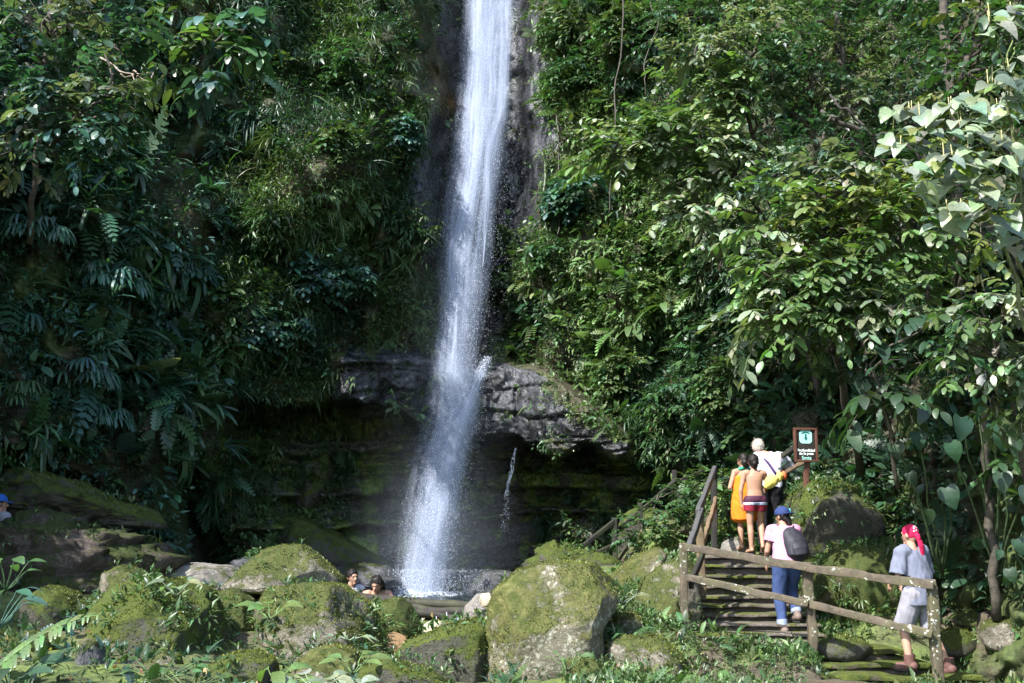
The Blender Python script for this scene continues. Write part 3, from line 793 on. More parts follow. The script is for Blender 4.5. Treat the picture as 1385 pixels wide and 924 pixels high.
B('rounded mossy rock in the shade of the left wall over the sandstone ledge', 'moss_dark', 16.4,
  [(-60, 700), (-40, 640), (10, 632), (70, 648), (140, 676), (200, 690), (214, 712), (120, 715), (0, 712)], .8, 6, 7, .075, 42)
# small stones: one of each kind of spot, each named by what it lies beside
small = [('fist sized brown stone between the peaked boulder and the mossy wedge', 'stone_brown', 14.0, 318, 806, 16, 10),
         ('little moss cushioned stone in front of the green mossy boulder', 'moss_full', 13.4, 498, 884, 18, 14),
         ('small grey stone in the stream left of the long dark slab', 'stone_grey', 12.7, 516, 912, 18, 12),
         ('round mossy stone under the herb covered boulder', 'moss_boulder', 10.8, 214, 906, 34, 24),
         ('low mossy stone in front of the dark boulder at the left rim', 'moss_full', 11.0, 36, 880, 40, 26),
         ('grey stone lying on the lower steps by the middle fence post', 'moss_dark', 12.4, 1140, 880, 40, 20),
         ('mossy stone under the wide mossy stone by the leafy bank', 'moss_boulder', 10.6, 790, 915, 30, 26),
         ('small brown stone beside the foot of the slender trunk', 'stone_brown', 12.8, 1318, 838, 26, 14),
         ('mossy stone at the right rim below the slender trunk', 'moss_boulder', 12.0, 1372, 862, 44, 24),
         ('dark mossy stone behind the last fence post', 'moss_dark', 12.6, 1300, 872, 34, 22),
         ('flat mossy stone on the slope under the far railing', 'moss_dark', 18.2, 810, 760, 34, 14),
         ('small dark stone at the foot of the shaded cliff by the fissure', 'stone_wet', 17.5, 330, 770, 30, 16)]
for i, (lab, mt, Y, x, y, w_, h_) in enumerate(small):
    g = np.random.default_rng(i + 900); a = np.linspace(0, 2 * np.pi, 9)[:-1]
    k = g.uniform(.82, 1.1, 8)
    B(lab, mt, Y, np.stack([x + np.cos(a) * w_ * k, y - np.sin(a) * h_ * k], -1), None, 4, 5, .05, 60 + i, name='stone', cat='stone')
# layered sandstone shelf on the left
B('layered purple brown sandstone ledge along the foot of the left wall', 'stone_brown', 15.0,
  [(-160, 800), (-150, 712), (0, 709), (60, 712), (130, 722), (190, 738), (212, 762), (180, 790), (120, 812), (20, 830)], 1.1, 6, 3, .045, 44, .5, strata=9, name='rock_ledge', cat='rock ledge', cuts=[((0, -1, 0), .75)])

# ------------------------------------------------------------------ log dam
dam = empty('log_dam', P(560, 830, 16.4), 'low dam of dark dripping logs that holds back the pool', 'dam')
dl = P(560, 830, 16.4)
for i, (a, b, y0, y1, r, dy) in enumerate([(452, 642, 801, 822, .075, .10), (468, 652, 813, 830, .07, 0), (462, 655, 824, 838, .062, -.03), (480, 650, 835, 847, .06, .03), (486, 645, 844, 855, .055, .08)]):
    acc = Acc(); pts = curve_pts(P(a, y0, 16.5 + dy), P(b, y1, 16.3 + dy), 18, .015, .05, i + 3)
    rr = r * (1 + .12 * vnoise(np.stack([np.arange(18) * .9, np.zeros(18) + i, np.zeros(18)], -1), 5))
    tube(acc, pts - dl, rr, 10)
    acc.build('log', M['log'], dam)

# ------------------------------------------------------------------ stairs
stairs = empty('stone_staircase', P(1010, 858, 12.9), 'worn mossy stone staircase climbing behind the wooden railing', 'staircase')
sl0 = P(1010, 858, 12.9)
M['step'] = boulder_mat('mossy_step_face', stone=(.085, .07, .058), moss=(.035, .05, .012), moss2=(.06, .075, .016), amount=.34, up=.12, lichen=.08)
M['step_top'] = boulder_mat('pale_step_top', stone=(.13, .108, .094), moss=(.06, .08, .014), moss2=(.12, .135, .025), amount=.42, up=.1, lichen=.2)  # step tops in a paler stone than the faces
tops = [(868, 12.6, 936, 1128), (857, 12.95, 930, 1118), (843, 13.3, 928, 1110), (830, 13.65, 928, 1104), (818, 14.0, 926, 1100), (806, 14.35, 930, 1098), (792, 14.7, 936, 1094), (778, 15.05, 942, 1090), (764, 15.4, 946, 1086), (751, 15.75, 950, 1084)]
for i, (py, Y, x0, x1) in enumerate(tops):
    a = P(x0, py, Y); b = P(x1, py, Y); L = b[0] - a[0]; z = a[2]
    acc = Acc()
    h = .34
    rbox(acc, (np.array([a[0] + L / 2, Y + .40, z - .035 - h / 2])) - sl0, (L - .04, .72, h), None, .025, nx=22, jitter=.03, seed=i + 2)
    st_ = acc.build('step', M['step'], stairs); acc = Acc()
    rbox(acc, (np.array([a[0] + L / 2, Y + .38, z - .022])) - sl0, (L, .80, .034), None, .01, nx=26, jitter=.013, seed=i + 50); acc.build('step_top', M['step_top'], st_)
M['step_top_moss'] = boulder_mat('mossy_step_top', stone=(.1, .08, .06), moss=(.05, .07, .012), moss2=(.1, .12, .02), amount=.6, up=.1, lichen=.1)
lower = empty('stone_staircase', P(1190, 915, 11.9), 'low dark lower steps under the walker with the red headscarf', 'staircase')
ll0 = P(1190, 915, 11.9)
for i, (py, Y, x0, x1) in enumerate([(933, 11.5, 1120, 1345), (916, 11.85, 1112, 1330), (898, 12.2, 1104, 1258), (880, 12.5, 1100, 1225)]):
    a = P(x0, py, Y); b = P(x1, py, Y); L = b[0] - a[0]; z = a[2]
    acc = Acc(); rbox(acc, np.array([a[0] + L / 2, Y + .44, z - .2]) - ll0, (L, .8, .3), None, .03, nx=22, jitter=.035, seed=i + 30)
    st_ = acc.build('step', M['step'], lower); acc = Acc(); rbox(acc, np.array([a[0] + L / 2, Y + .41, z - .025]) - ll0, (L, .84, .055), None, .015, nx=26, jitter=.03, seed=i + 70); acc.build('step_top', M['step_top_moss'], st_)

# ------------------------------------------------------------------ railings
def beam(acc, a, b, wdt, hgt, seed=0, n=14, wob=.012):
    a = np.asarray(a, float); b = np.asarray(b, float); d = b - a; L = np.linalg.norm(d)
    rot = rot_align(d)
    if abs(d[2]) / L > .9: rot = rot_align(d, (0, 1, .0))
    rbox(acc, (a + b) / 2, (L, wdt, hgt), rot, min(wdt, hgt) * .16, nx=n, jitter=wob * 1.2, seed=seed)

def railing(label, org, items, group=None):
    e = empty('wooden_railing', org, label, 'railing', group)
    for i, (nm, mat, a, b, w_, h_) in enumerate(items):
        acc = Acc(); beam(acc, np.asarray(a) - org, np.asarray(b) - org, w_, h_, i * 5 + 1, 14, .005 if mat in ('rail_grey', 'rail_dark') else .012); acc.build(nm, M[mat], e)
    return e
YA, YB, YC = 12.9, 12.3, 11.6
o_ = P(1095, 895, YB)
railing('wooden railing with flaking white paint in front of the staircase', o_, [
    ('post', 'rail', P(926, 862, YA), P(924, 734, YA), .085, .085), ('post', 'rail', P(1100, 900, YB), P(1092, 760, YB), .095, .095), ('post', 'rail', P(1272, 950, YC), P(1258, 785, YC), .1, .1),
    ('top_rail', 'rail', P(926, 740, YA - .09), P(1096, 769, YB - .11), .05, .088), ('top_rail', 'rail', P(1092, 768, YB - .112), P(1263, 792, YC - .11), .05, .09),
    ('lower_rail', 'rail', P(930, 781, YA - .08), P(1094, 817, YB - .1), .05, .078), ('lower_rail', 'rail', P(1096, 818, YB - .1), P(1262, 858, YC - .1), .05, .08)])
o_ = P(948, 815, 14.0)
railing('grey handrail climbing along the left side of the staircase', o_, [
    ('post', 'rail_brown', P(950, 812, 14.0), P(946, 700, 14.0), .09, .09), ('post', 'rail_dark', P(966, 745, 16.6), P(966, 634, 16.6), .085, .085),
    ('handrail', 'rail_grey', P(932, 742, 12.92), P(949, 692, 14.05), .06, .1), ('handrail', 'rail_grey', P(944, 694, 13.95), P(967, 634, 16.65), .06, .1),
    ('lower_rail', 'rail_brown', P(950, 736, 14.1), P(969, 676, 16.6), .05, .1), ('brace', 'rail_dark', P(934, 792, 12.95), P(953, 742, 14.0), .05, .09)])
o_ = P(830, 755, 18.6)
railing('dark railing of the path below the overhang', o_, [
    ('post', 'rail_dark', P(832, 762, 18.6), P(831, 700, 18.6), .09, .09), ('post', 'rail_dark', P(867, 750, 18.9), P(866, 680, 18.9), .08, .08), ('post', 'rail_dark', P(912, 690, 19.6), P(912, 636, 19.6), .08, .08),
    ('top_rail', 'rail_dark', P(790, 738, 18.3), P(834, 703, 18.6), .05, .08), ('top_rail', 'rail_dark', P(830, 722, 18.62), P(914, 652, 19.58), .05, .08), ('top_rail', 'rail_dark', P(910, 655, 19.6), P(1008, 614, 20.4), .05, .08),
    ('lower_rail', 'rail_dark', P(790, 756, 18.3), P(868, 720, 18.85), .05, .07)])
o_ = P(1066, 650, 16.6)
railing('short dark handrail held by the white haired man', o_, [
    ('post', 'rail_dark', P(1060, 690, 16.9), P(1060, 612, 16.9), .07, .07), ('handrail', 'rail_dark', P(1054, 618, 16.9), P(1086, 600, 15.9), .05, .07), ('handrail', 'rail_brown', P(1062, 640, 16.75), P(1092, 622, 15.9), .04, .06)])

# ------------------------------------------------------------------ sign
M['sign_frame'] = plain('red_brown_sign_frame', (.085, .036, .024), .6, .25, 20, .2)
M['sign_board'] = plain('dark_brown_sign_board', (.026, .021, .017), .55, .2, 20, .1)
M['sign_teal'] = plain('pale_teal_paint', (.33, .66, .58), .5, .05, 20, 0)
M['sign_ink'] = plain('dark_teal_paint', (.012, .12, .12), .5, .05, 20, 0)
M['sign_white'] = plain('white_paint', (.72, .8, .78), .5, .05, 20, 0)
YS = 15.0
sbase = P(1091, 660, YS)
sg = empty('information_sign', sbase, 'brown framed sign with a pale teal pictogram giving the depth of the pool', 'sign')
px2m = YS / FPX
sc_ = P(1089.5, 602, YS)
yaw = R(8)
RS = np.array([[math.cos(yaw), -math.sin(yaw), 0], [math.sin(yaw), math.cos(yaw), 0], [0, 0, 1]])
def sloc(x, y, z): return (RS @ np.array([x, y, z])) + sc_ - sbase
W_, H_ = 33 * px2m, 46 * px2m
acc = Acc(); rbox(acc, sloc(0, 0, 0), (W_ - .05, .022, H_ - .05), RS, .002); acc.build('board', M['sign_board'], sg)
acc = Acc(); f = .032
for (x, z, sx_, sz_) in ((0, H_ / 2 - f / 2, W_, f), (0, -H_ / 2 + f / 2, W_, f), (-W_ / 2 + f / 2, 0, f, H_ - 2 * f), (W_ / 2 - f / 2, 0, f, H_ - 2 * f)):
    rbox(acc, sloc(x, -.006, z), (sx_, .05, sz_), RS, .004)
acc.build('frame', M['sign_frame'], sg)
acc = Acc(); beam(acc, P(1091, 668, YS + .05) - sbase, P(1090, 618, YS + .05) - sbase, .075, .06, 3); acc.build('post', M['sign_frame'], sg)
def flat(pts, y, th=.004):
    pts = np.asarray(pts, float); n = len(pts)
    V = np.concatenate([np.stack([pts[:, 0], np.full(n, y), pts[:, 1]], -1), np.stack([pts[:, 0], np.full(n, y + th), pts[:, 1]], -1), [[pts[:, 0].mean(), y, pts[:, 1].mean()]]])
    T = [(2 * n, (i + 1) % n, i) for i in range(n)]; Q = [(i, (i + 1) % n, n + (i + 1) % n, n + i) for i in range(n)]
    V = (RS @ V.T).T + sc_ - sbase
    return V, T, Q
def rrect(w_, h_, r, cx, cz, n=6):
    p = []
    for (sx_, sz_, a0) in ((1, 1, 0), (-1, 1, 90), (-1, -1, 180), (1, -1, 270)):
        for k in range(n + 1):
            a = R(a0 + 90 * k / n); p.append((cx + sx_ * (w_ / 2 - r) + r * math.cos(a), cz + sz_ * (h_ / 2 - r) + r * math.sin(a)))
    return p
pz = H_ * .235
acc = Acc(); acc.add(*flat(rrect(.178, .178, .045, 0, pz), -.016)); pic = acc.build('pictogram', M['sign_teal'], sg, smooth=False)
acc = Acc()
t = np.linspace(0, 1, 14); up_ = np.stack([-.07 + .14 * t, pz + .045 + .028 * np.sin(np.pi * t)], -1); lo_ = np.stack([.07 - .14 * t, pz + .045 + .012 * np.sin(np.pi * t) + .006 * np.sin(t * 28)], -1)
acc.add(*flat(np.concatenate([up_, lo_]), -.019))
acc.add(*flat([(-.012, pz + .04), (-.012, pz - .01), (-.026, pz - .01), (0, pz - .055), (.026, pz - .01), (.012, pz - .01), (.012, pz + .04)], -.019))
acc.build('pictogram_mark', M['sign_ink'], pic, smooth=False)
for (txt, z, size, mt) in (('Profundidad', -.075, .052, 'sign_white'), ('de la poza', -.118, .05, 'sign_white'), ('5mts', -.178, .07, 'sign_teal')):
    cu = bpy.data.curves.new('lettering', 'FONT'); cu.body = txt; cu.size = size; cu.align_x = 'CENTER'; cu.align_y = 'CENTER'; cu.extrude = .0015; cu.offset = .0012
    tmp = bpy.data.objects.new('lettering_curve', cu); COL.objects.link(tmp); me = bpy.data.meshes.new_from_object(tmp.evaluated_get(bpy.context.evaluated_depsgraph_get())); bpy.data.objects.remove(tmp)
    me.materials.clear(); ob = obj('lettering', me, M[mt], sg)
    ob.rotation_euler = (math.pi / 2, 0, yaw); ob.location = Vector([float(c) for c in sloc(0, -.015, z)])

# ------------------------------------------------------------------ pool and stream
def water_plain(name):
    m, nt = newmat(name)
    geo = N(nt, 'ShaderNodeNewGeometry')
    n1 = noise(nt, geo.outputs['Position'], 5, 4, .6)
    b = N(nt, 'ShaderNodeBsdfPrincipled'); b.inputs['Base Color'].default_value = (.03, .05, .05, 1); b.inputs['Roughness'].default_value = .08; b.inputs['IOR'].default_value = 1.33
    nt.links.new(bump(nt, n1, .6, .05), b.inputs['Normal'])
    foam = noise(nt, geo.outputs['Position'], 11, 6, .75)
    at = N(nt, 'ShaderNodeAttribute', attribute_name='Col')
    sx = N(nt, 'ShaderNodeSeparateXYZ'); nt.links.new(at.outputs['Vector'], sx.inputs[0])
    f = mth(nt, 'ADD', sx.outputs[0], mth(nt, 'MULTIPLY', mth(nt, 'SUBTRACT', foam, .5), 1.2))
    f = ramp(nt, f, [(.48, 0), (.7, 1)])
    d = N(nt, 'ShaderNodeBsdfDiffuse'); d.inputs['Color'].default_value = (.8, .84, .9, 1)
    mx = N(nt, 'ShaderNodeMixShader'); nt.links.new(f, mx.inputs[0]); nt.links.new(b.outputs[0], mx.inputs[1]); nt.links.new(d.outputs[0], mx.inputs[2])
    out(nt, mx.outputs[0]); return m
M['pool'] = water_plain('pool_water')
poolz = .34
xs = np.linspace(-5, 3.4, 110); ys = np.linspace(16.45, 26, 120); X, Yg = np.meshgrid(xs, ys)
imp = P(572, 806, 22.6)
dd = np.sqrt(((X - imp[0]) / 1.15) ** 2 + ((Yg - 22.6) / 1.3) ** 2)
fo = np.clip(.85 - dd * .55, 0, 1)
zz = poolz + .02 * fbm(np.stack([X * 2, Yg * 2, X * 0], -1), 3, 71) + .10 * np.exp(-dd ** 2) * (1 + fbm(np.stack([X * 5, Yg * 5, X * 0], -1), 3, 72))
h, w2 = X.shape; i = np.arange(h * w2).reshape(h, w2)
c = np.stack([fo, fo * 0, fo * 0], -1).reshape(-1, 3)
o = obj('pool_water', mesh_from('pool_water', np.stack([X, Yg, zz], -1).reshape(-1, 3), [np.stack([i[:-1, :-1], i[:-1, 1:], i[1:, 1:], i[1:, :-1]], -1).reshape(-1, 4)], c), M['pool'])
tag(o, 'dark pool churned white where the waterfall lands', None, None, 'structure')
# stream between the boulders below the dam
px = np.linspace(520, 660, 40); ys = np.linspace(16.2, 9, 60)
A, Yg = np.meshgrid(np.linspace(0, 1, 24), ys)
cxl = np.interp(Yg, [9, 11, 13, 14.5, 16.2], [660, 640, 560, 575, 575]); wd = np.interp(Yg, [9, 11, 13, 16.2], [40, 40, 50, 60])
X = P(cxl + (A - .5) * 2 * wd, 860, Yg)[..., 0]
zc = np.interp(Yg, [9, 11, 13, 14.5, 16.2], [-.15, -.02, .1, .24, .3]) + .03 * fbm(np.stack([X * 3, Yg * 3, X * 0], -1), 3, 74)
fo = .3 + .35 * sm(0, .4, fbm(np.stack([X * 2, Yg * 2, X * 0], -1), 3, 75)); h, w2 = X.shape; i = np.arange(h * w2).reshape(h, w2)
o = obj('stream_water', mesh_from('stream_water', np.stack([X, Yg, zc], -1).reshape(-1, 3), [np.stack([i[:-1, :-1], i[1:, :-1], i[1:, 1:], i[:-1, 1:]], -1).reshape(-1, 4)], np.stack([fo, fo * 0, fo * 0], -1).reshape(-1, 3)), M['pool'])
tag(o, 'thin stream trickling between the boulders below the log dam', None, None, 'structure')
M['drop'] = plain('water_drops', (.62, .67, .76), .25, .02, 3, 0, .5)
# ------------------------------------------------------------------ waterfall
wf = empty('waterfall', P(575, 806, 22.6), 'tall white waterfall dropping down the dark rock into the pool', 'waterfall')
w0 = P(575, 806, 22.6)
# picture row, left edge, right edge, distance
ROWS = [(-300, 640, 715, 26.6), (-60, 634, 702, 25.2), (0, 628, 699, 24.9), (80, 624, 692, 24.6), (150, 616, 688, 24.3), (250, 605, 678, 23.9), (350, 594, 664, 23.5), (430, 590, 652, 23.2), (500, 584, 644, 22.95),
        (560, 580, 642, 22.8), (620, 568, 634, 22.7), (700, 555, 620, 22.6), (770, 544, 608, 22.55), (822, 537, 604, 22.5)]
CASC = [(482, 652, 664, 22.9), (492, 648, 664, 22.7), (502, 641, 660, 22.6), (520, 634, 652, 22.5), (545, 620, 650, 22.45), (575, 604, 644, 22.4), (610, 592, 634, 22.4), (660, 578, 622, 22.4), (720, 564, 612, 22.4), (822, 548, 596, 22.4)]

def sheet(name, rows, mat, seed, dy=0, squeeze=1.0, shift=0.0, nu=14, nv=90, wob=.12, bulge=.18):
    r = np.array(rows, float); g = np.random.default_rng(seed)
    v = np.linspace(r[0, 0], r[-1, 0], nv); l = np.interp(v, r[:, 0], r[:, 1]); rr = np.interp(v, r[:, 0], r[:, 2]); Y = np.interp(v, r[:, 0], r[:, 3])
    c = (l + rr) / 2 + shift * (rr - l); hw = (rr - l) / 2 * squeeze
    u = np.linspace(-1, 1, nu); U, Vv = np.meshgrid(u, v)
    px = c[:, None] + U * hw[:, None]
    Yd = Y[:, None] + dy - bulge * (1 - U ** 2) + wob * fbm(np.stack([U * 2 + seed, Vv / 90, U * 0 + seed * 3], -1), 3, seed)
    pts = P(px + 5 * vnoise(np.stack([U * 0 + seed, Vv / 70, U * 0], -1), seed + 5), Vv, Yd)
    dist = np.concatenate([[0], np.cumsum(np.linalg.norm(np.diff(pts[:, nu // 2], axis=0), axis=1))])
    st = np.stack([U, np.broadcast_to(dist[:, None], U.shape), np.full(U.shape, seed * 1.37)], -1).reshape(-1, 3)
    i = np.arange(nv * nu).reshape(nv, nu)
    Q = np.stack([i[:-1, :-1], i[1:, :-1], i[1:, 1:], i[:-1, 1:]], -1).reshape(-1, 4)
    return obj(name, mesh_from(name, pts.reshape(-1, 3) - w0, [Q], None, True, {'st': st}), M[mat], wf)
sheet('falling_water', ROWS, 'water_sheet', 1, .25, 1.02)
sheet('falling_water', ROWS, 'water_sheet', 2, .05, .95)
sheet('falling_water', [r for r in ROWS if r[0] >= 350], 'water_thin', 14, -.05, 1.05)
sheet('falling_water', ROWS, 'water_thin', 3, -.15, 1.14)
sheet('falling_water', ROWS, 'water_thin', 4, -.3, .8, .05)
up = [(y, l + (r - l) * .10, l + (r - l) * .62, Y) for (y, l, r, Y) in ROWS if y <= 350] + [(440, 612, 622, 23.1), (520, 614, 616, 22.9)]
sheet('falling_water', up, 'water_core', 5, -.1, 1.0)
up = [(y, l + (r - l) * .62, l + (r - l) * 1.0, Y) for (y, l, r, Y) in ROWS if y <= 160] + [(250, 652, 672, 23.9), (360, 650, 652, 23.4)]
sheet('falling_water', up, 'water_core', 6, -.05, 1.0)
sheet('cascade', CASC, 'water_sheet', 7, 0, .85, 0, 12, 60, .06, .1)
sheet('cascade', CASC[1:], 'water_bright', 10, -.05, .5, .1, 12, 60, .05, .1)
sheet('cascade', CASC, 'water_sheet', 8, -.12, 1.35, 0, 12, 60)
sheet('cascade', [(470, 590, 645, 22.95), (560, 575, 640, 22.8), (660, 556, 618, 22.6), (812, 528, 600, 22.4)], 'water_thin', 9, -.2, 1.25)
# single drops torn off the fall
def drops(n, rows, spread, lo, hi, seed):
    g = np.random.default_rng(seed); r = np.array(rows, float)
    py = g.uniform(r[0, 0], r[-1, 0], n); c = np.interp(py, r[:, 0], (r[:, 1] + r[:, 2]) / 2); hw = np.interp(py, r[:, 0], (r[:, 2] - r[:, 1]) / 2); Y = np.interp(py, r[:, 0], r[:, 3])
    u = g.normal(0, spread, n)
    p = P(c + u * hw, py, Y + g.normal(-.1, .3, n))
    s = g.uniform(lo, hi, n) * np.exp(-.25 * np.abs(u)); st = g.uniform(1.2, 3.5, n)
    O = np.array([(1, 0, 0), (0, 1, 0), (-1, 0, 0), (0, -1, 0), (0, 0, 1), (0, 0, -1)]) * .5
    T = np.array([(0, 1, 4), (1, 2, 4), (2, 3, 4), (3, 0, 4), (1, 0, 5), (2, 1, 5), (3, 2, 5), (0, 3, 5)])
    V = O[None] * s[:, None, None]; V[..., 2] *= st[:, None]; V = V + p[:, None]
    return V.reshape(-1, 3), (T[None] + (np.arange(n) * 6)[:, None, None]).reshape(-1, 3)
acc = Acc()
for a in ((16000, ROWS, .6, .006, .014, 1), (8000, [r for r in ROWS if r[0] >= 100], .9, .005, .012, 2), (6000, [r for r in ROWS if r[0] >= 480], .62, .006, .012, 3), (3000, CASC, .8, .006, .016, 4)):
    V, T = drops(*a); acc.add(V - w0, T)
V, T = drops(4000, [(770, 510, 640, 22.3), (815, 490, 660, 22.2)], .7, .006, .014, 5); acc.add(V - w0, T)
o = acc.build('spray', M['drop'], wf); o['kind'] = 'stuff'
# trickle off the ledge and the drips of the dam
tr = empty('trickle', P(690, 640, 23.2), 'thin trickle dripping off the rock ledge right of the waterfall', 'trickle'); t0 = P(690, 640, 23.2)
acc = Acc()
for k in range(2):
    a = P(698 - k * 1.2, 606 + k * 2, 23.2); b = P(684 - k * 2, 670 + k * 6, 23.1)
    a2 = Acc(); tube(a2, curve_pts(a, b, 14, .0, .05, k) - t0, .006 * (1 + vnoise(np.stack([np.arange(14) * .8, np.zeros(14) + k, np.zeros(14)], -1), 3)), 5); a2.build('water_strand', M['drop'], tr)
V, T = drops(260, [(606, 696, 699, 23.2), (650, 686, 690, 23.1), (720, 676, 688, 23.1)], .6, .006, .016, 9); acc.add(V - t0, T)
acc.build('water_drops', M['drop'], tr)['kind'] = 'stuff'
dr = empty('trickle', P(612, 845, 16.2), 'thin drips of water falling from under the logs of the dam', 'trickle'); t0 = P(612, 845, 16.2)
acc = Acc()
for k, (x, y0_, y1_, r) in enumerate([(604, 828, 846, .006), (617, 832, 852, .012), (620, 832, 850, .008), (571, 836, 850, .006), (590, 834, 848, .005), (628, 834, 846, .005)]):
    a2 = Acc(); tube(a2, curve_pts(P(x, y0_, 16.18), P(x + 1, y1_, 16.15), 8, 0, .015, k) - t0, r, 5); a2.build('water_strand', M['drop'], dr)
# spray hanging round the foot of the fall
def mist(label, c, rad, dens):
    m, nt = newmat('mist'); v = N(nt, 'ShaderNodeVolumePrincipled')
    tc = N(nt, 'ShaderNodeTexCoord'); mp = N(nt, 'ShaderNodeMapping'); mp.inputs['Scale'].default_value = (1 / rad[0], 1 / rad[1], 1 / rad[2]); nt.links.new(tc.outputs['Object'], mp.inputs[0])
    gr = N(nt, 'ShaderNodeTexGradient', gradient_type='QUADRATIC_SPHERE'); nt.links.new(mp.outputs[0], gr.inputs[0])
    nt.links.new(mth(nt, 'MULTIPLY', gr.outputs['Fac'], dens), v.inputs['Density']); v.inputs['Color'].default_value = (.78, .87, 1, 1); v.inputs['Anisotropy'].default_value = .2
    out(nt, None, v.outputs[0])
    U, T = ICO[4]; V = U * np.array(rad)
    o = obj('mist', mesh_from('mist', V, [T]), m, None, c); tag(o, label, 'mist', None, 'stuff'); return o
mist('faint bluish spray around the lower half of the waterfall', P(592, 610, 22.3), (1.9, 1.6, 5.2), .08)
mist('bluish spray drifting low over the pool at the foot of the fall', P(590, 740, 22.0), (2.2, 1.7, 2.2), .17)
# ------------------------------------------------------------------ plants one can tell apart
BARK = np.array([.05, .042, .031]); BARKD = np.array([.03, .025, .018])

def twigs(leafacc, woodacc, centers, rad, ntw, tlen, per, L, tm, col, droop=.25, cvar=.25, up=.8, flat=.5, wood=.006, side_spread=.8, bias=(0, -.25, .15), lvar=.25):
    """leafy twigs radiating out of each centre; leaves stand in two rows along every twig"""
    centers = np.asarray(centers, float).reshape(-1, 3); rad = np.broadcast_to(np.asarray(rad, float), (len(centers),))
    C = np.repeat(centers, ntw, 0); r = np.repeat(rad, ntw); n = len(C)
    o = rdir(n); o[:, 2] *= flat; o = norm(o + np.array(bias))
    start = C + o * (r * RNG.random(n) ** .6 * .75)[:, None]
    d = norm(o + RNG.normal(0, .35, (n, 3)) * np.array([1, 1, .5]))
    tl = tlen * RNG.uniform(.6, 1.3, n)
    t = np.linspace(.12, 1, per)
    pos = start[:, None] + d[:, None] * (tl[:, None] * t)[..., None]; pos[..., 2] -= droop * tl[:, None] * t ** 2
    tang = norm(d[:, None] + np.array([0, 0, -2 * droop]) * t[None, :, None])
    side = norm(np.cross(tang, np.array([0, 0, 1.])))
    sg = np.where(np.arange(per) % 2 == 0, 1, -1)[None, :, None] * np.ones((n, 1, 1))
    ld = norm(tang * .6 + side * sg * side_spread + RNG.normal(0, .22, pos.shape) + np.array([0, 0, -.22]))
    ld[:, -1] = tang[:, -1]
    upv = norm(np.array([0, 0, up]) + np.cross(side, tang) * .3 + RNG.normal(0, .25, pos.shape))
    c = np.broadcast_to(np.asarray(col, float), (len(centers), 3)); c = np.repeat(np.repeat(c, ntw, 0) * np.exp(RNG.normal(0, cvar * .7, (n, 1))), per, 0)
    sz = L * np.exp(RNG.normal(0, lvar, n * per)) * np.tile(.75 + .5 * np.sin(np.pi * t), n)
    place(leafacc, tm, pos.reshape(-1, 3), ld.reshape(-1, 3), upv.reshape(-1, 3), sz, c, cvar * .6)
    if woodacc is not None and wood:
        V = []; T = []
        m = 3; tt = np.array([0, .55, 1.0]); q = start[:, None] + d[:, None] * (tl[:, None] * tt)[..., None]; q[..., 2] -= droop * tl[:, None] * tt ** 2
        a = np.array([(1, 0, .0), (-.5, 0, .87), (-.5, 0, -.87)]) * wood
        ring = q[:, :, None] + a[None, None] * np.array([1, .75, .35])[None, :, None, None]
        idx = np.arange(n)[:, None] * 9
        F = []
        for i in range(2):
            for j in range(3):
                k = (j + 1) % 3; F.append(np.stack([idx[:, 0] + i * 3 + j, idx[:, 0] + i * 3 + k, idx[:, 0] + i * 3 + 3 + k, idx[:, 0] + i * 3 + 3 + j], -1))
        woodacc.add(ring.reshape(-1, 3), None, np.concatenate(F), BARKD)
    return start

def tree(name, label, cat, trunks, blobs, leaf, group=None, ntw=10, tlen=.6, per=9, twig=.006, base=None, limb=.03, **kw):
    """trunks: [(points, radius0, radius1)]; blobs: [(px, py, Y, radius)]; leaf: (shape, length, [colours])"""
    tm, L, cols = leaf
    tr = [np.array(t[0], float) for t in trunks]
    base = tr[0][0] if base is None else base
    e = empty(name, base, label, cat, group)
    la, wa = Acc(), Acc()
    allp = np.concatenate(tr)
    for (pts, (_, r0, r1)) in zip(tr, trunks):
        n = 12; t = np.linspace(0, 1, n); tp = np.linspace(0, 1, len(pts))
        q = np.stack([np.interp(t, tp, pts[:, k]) for k in range(3)], -1)
        q[1:-1] += RNG.normal(0, r0 * .35, (n - 2, 3))
        tube(wa, q - base, r0 + (r1 - r0) * t, 8, BARK); allp = np.concatenate([allp, q])
    cen = np.array([P(b[0], b[1], b[2]) for b in blobs]); rad = np.array([b[3] for b in blobs])
    for c, r in zip(cen, rad):
        dd = np.linalg.norm(allp - c, axis=1) + np.maximum(allp[:, 2] - c[2] + .1, 0) * 2
        a = allp[np.argmin(dd)]
        tube(wa, curve_pts(a, c, 8, -.1, .12, int(abs(c[0]) * 100)) - base, np.linspace(limb, limb * .35, 8), 5, BARK)
        for k in range(3):
            e2 = c + rdir(1)[0] * r * .8; tube(wa, curve_pts(c, e2, 5, .05, .05, k) - base, np.linspace(limb * .4, limb * .15, 5), 4, BARK)
    col = np.array([cols[RNG.integers(len(cols))] for _ in blobs])
    twigs(la, wa, cen - base, rad, ntw, tlen, per, L, tm, col, wood=twig, **kw)
    wa.build('trunk', M['bark'], e); la.build('crown', M['leaf_gloss'], e)
    return e

P_ = lambda x, y, Y: P(x, y, Y)
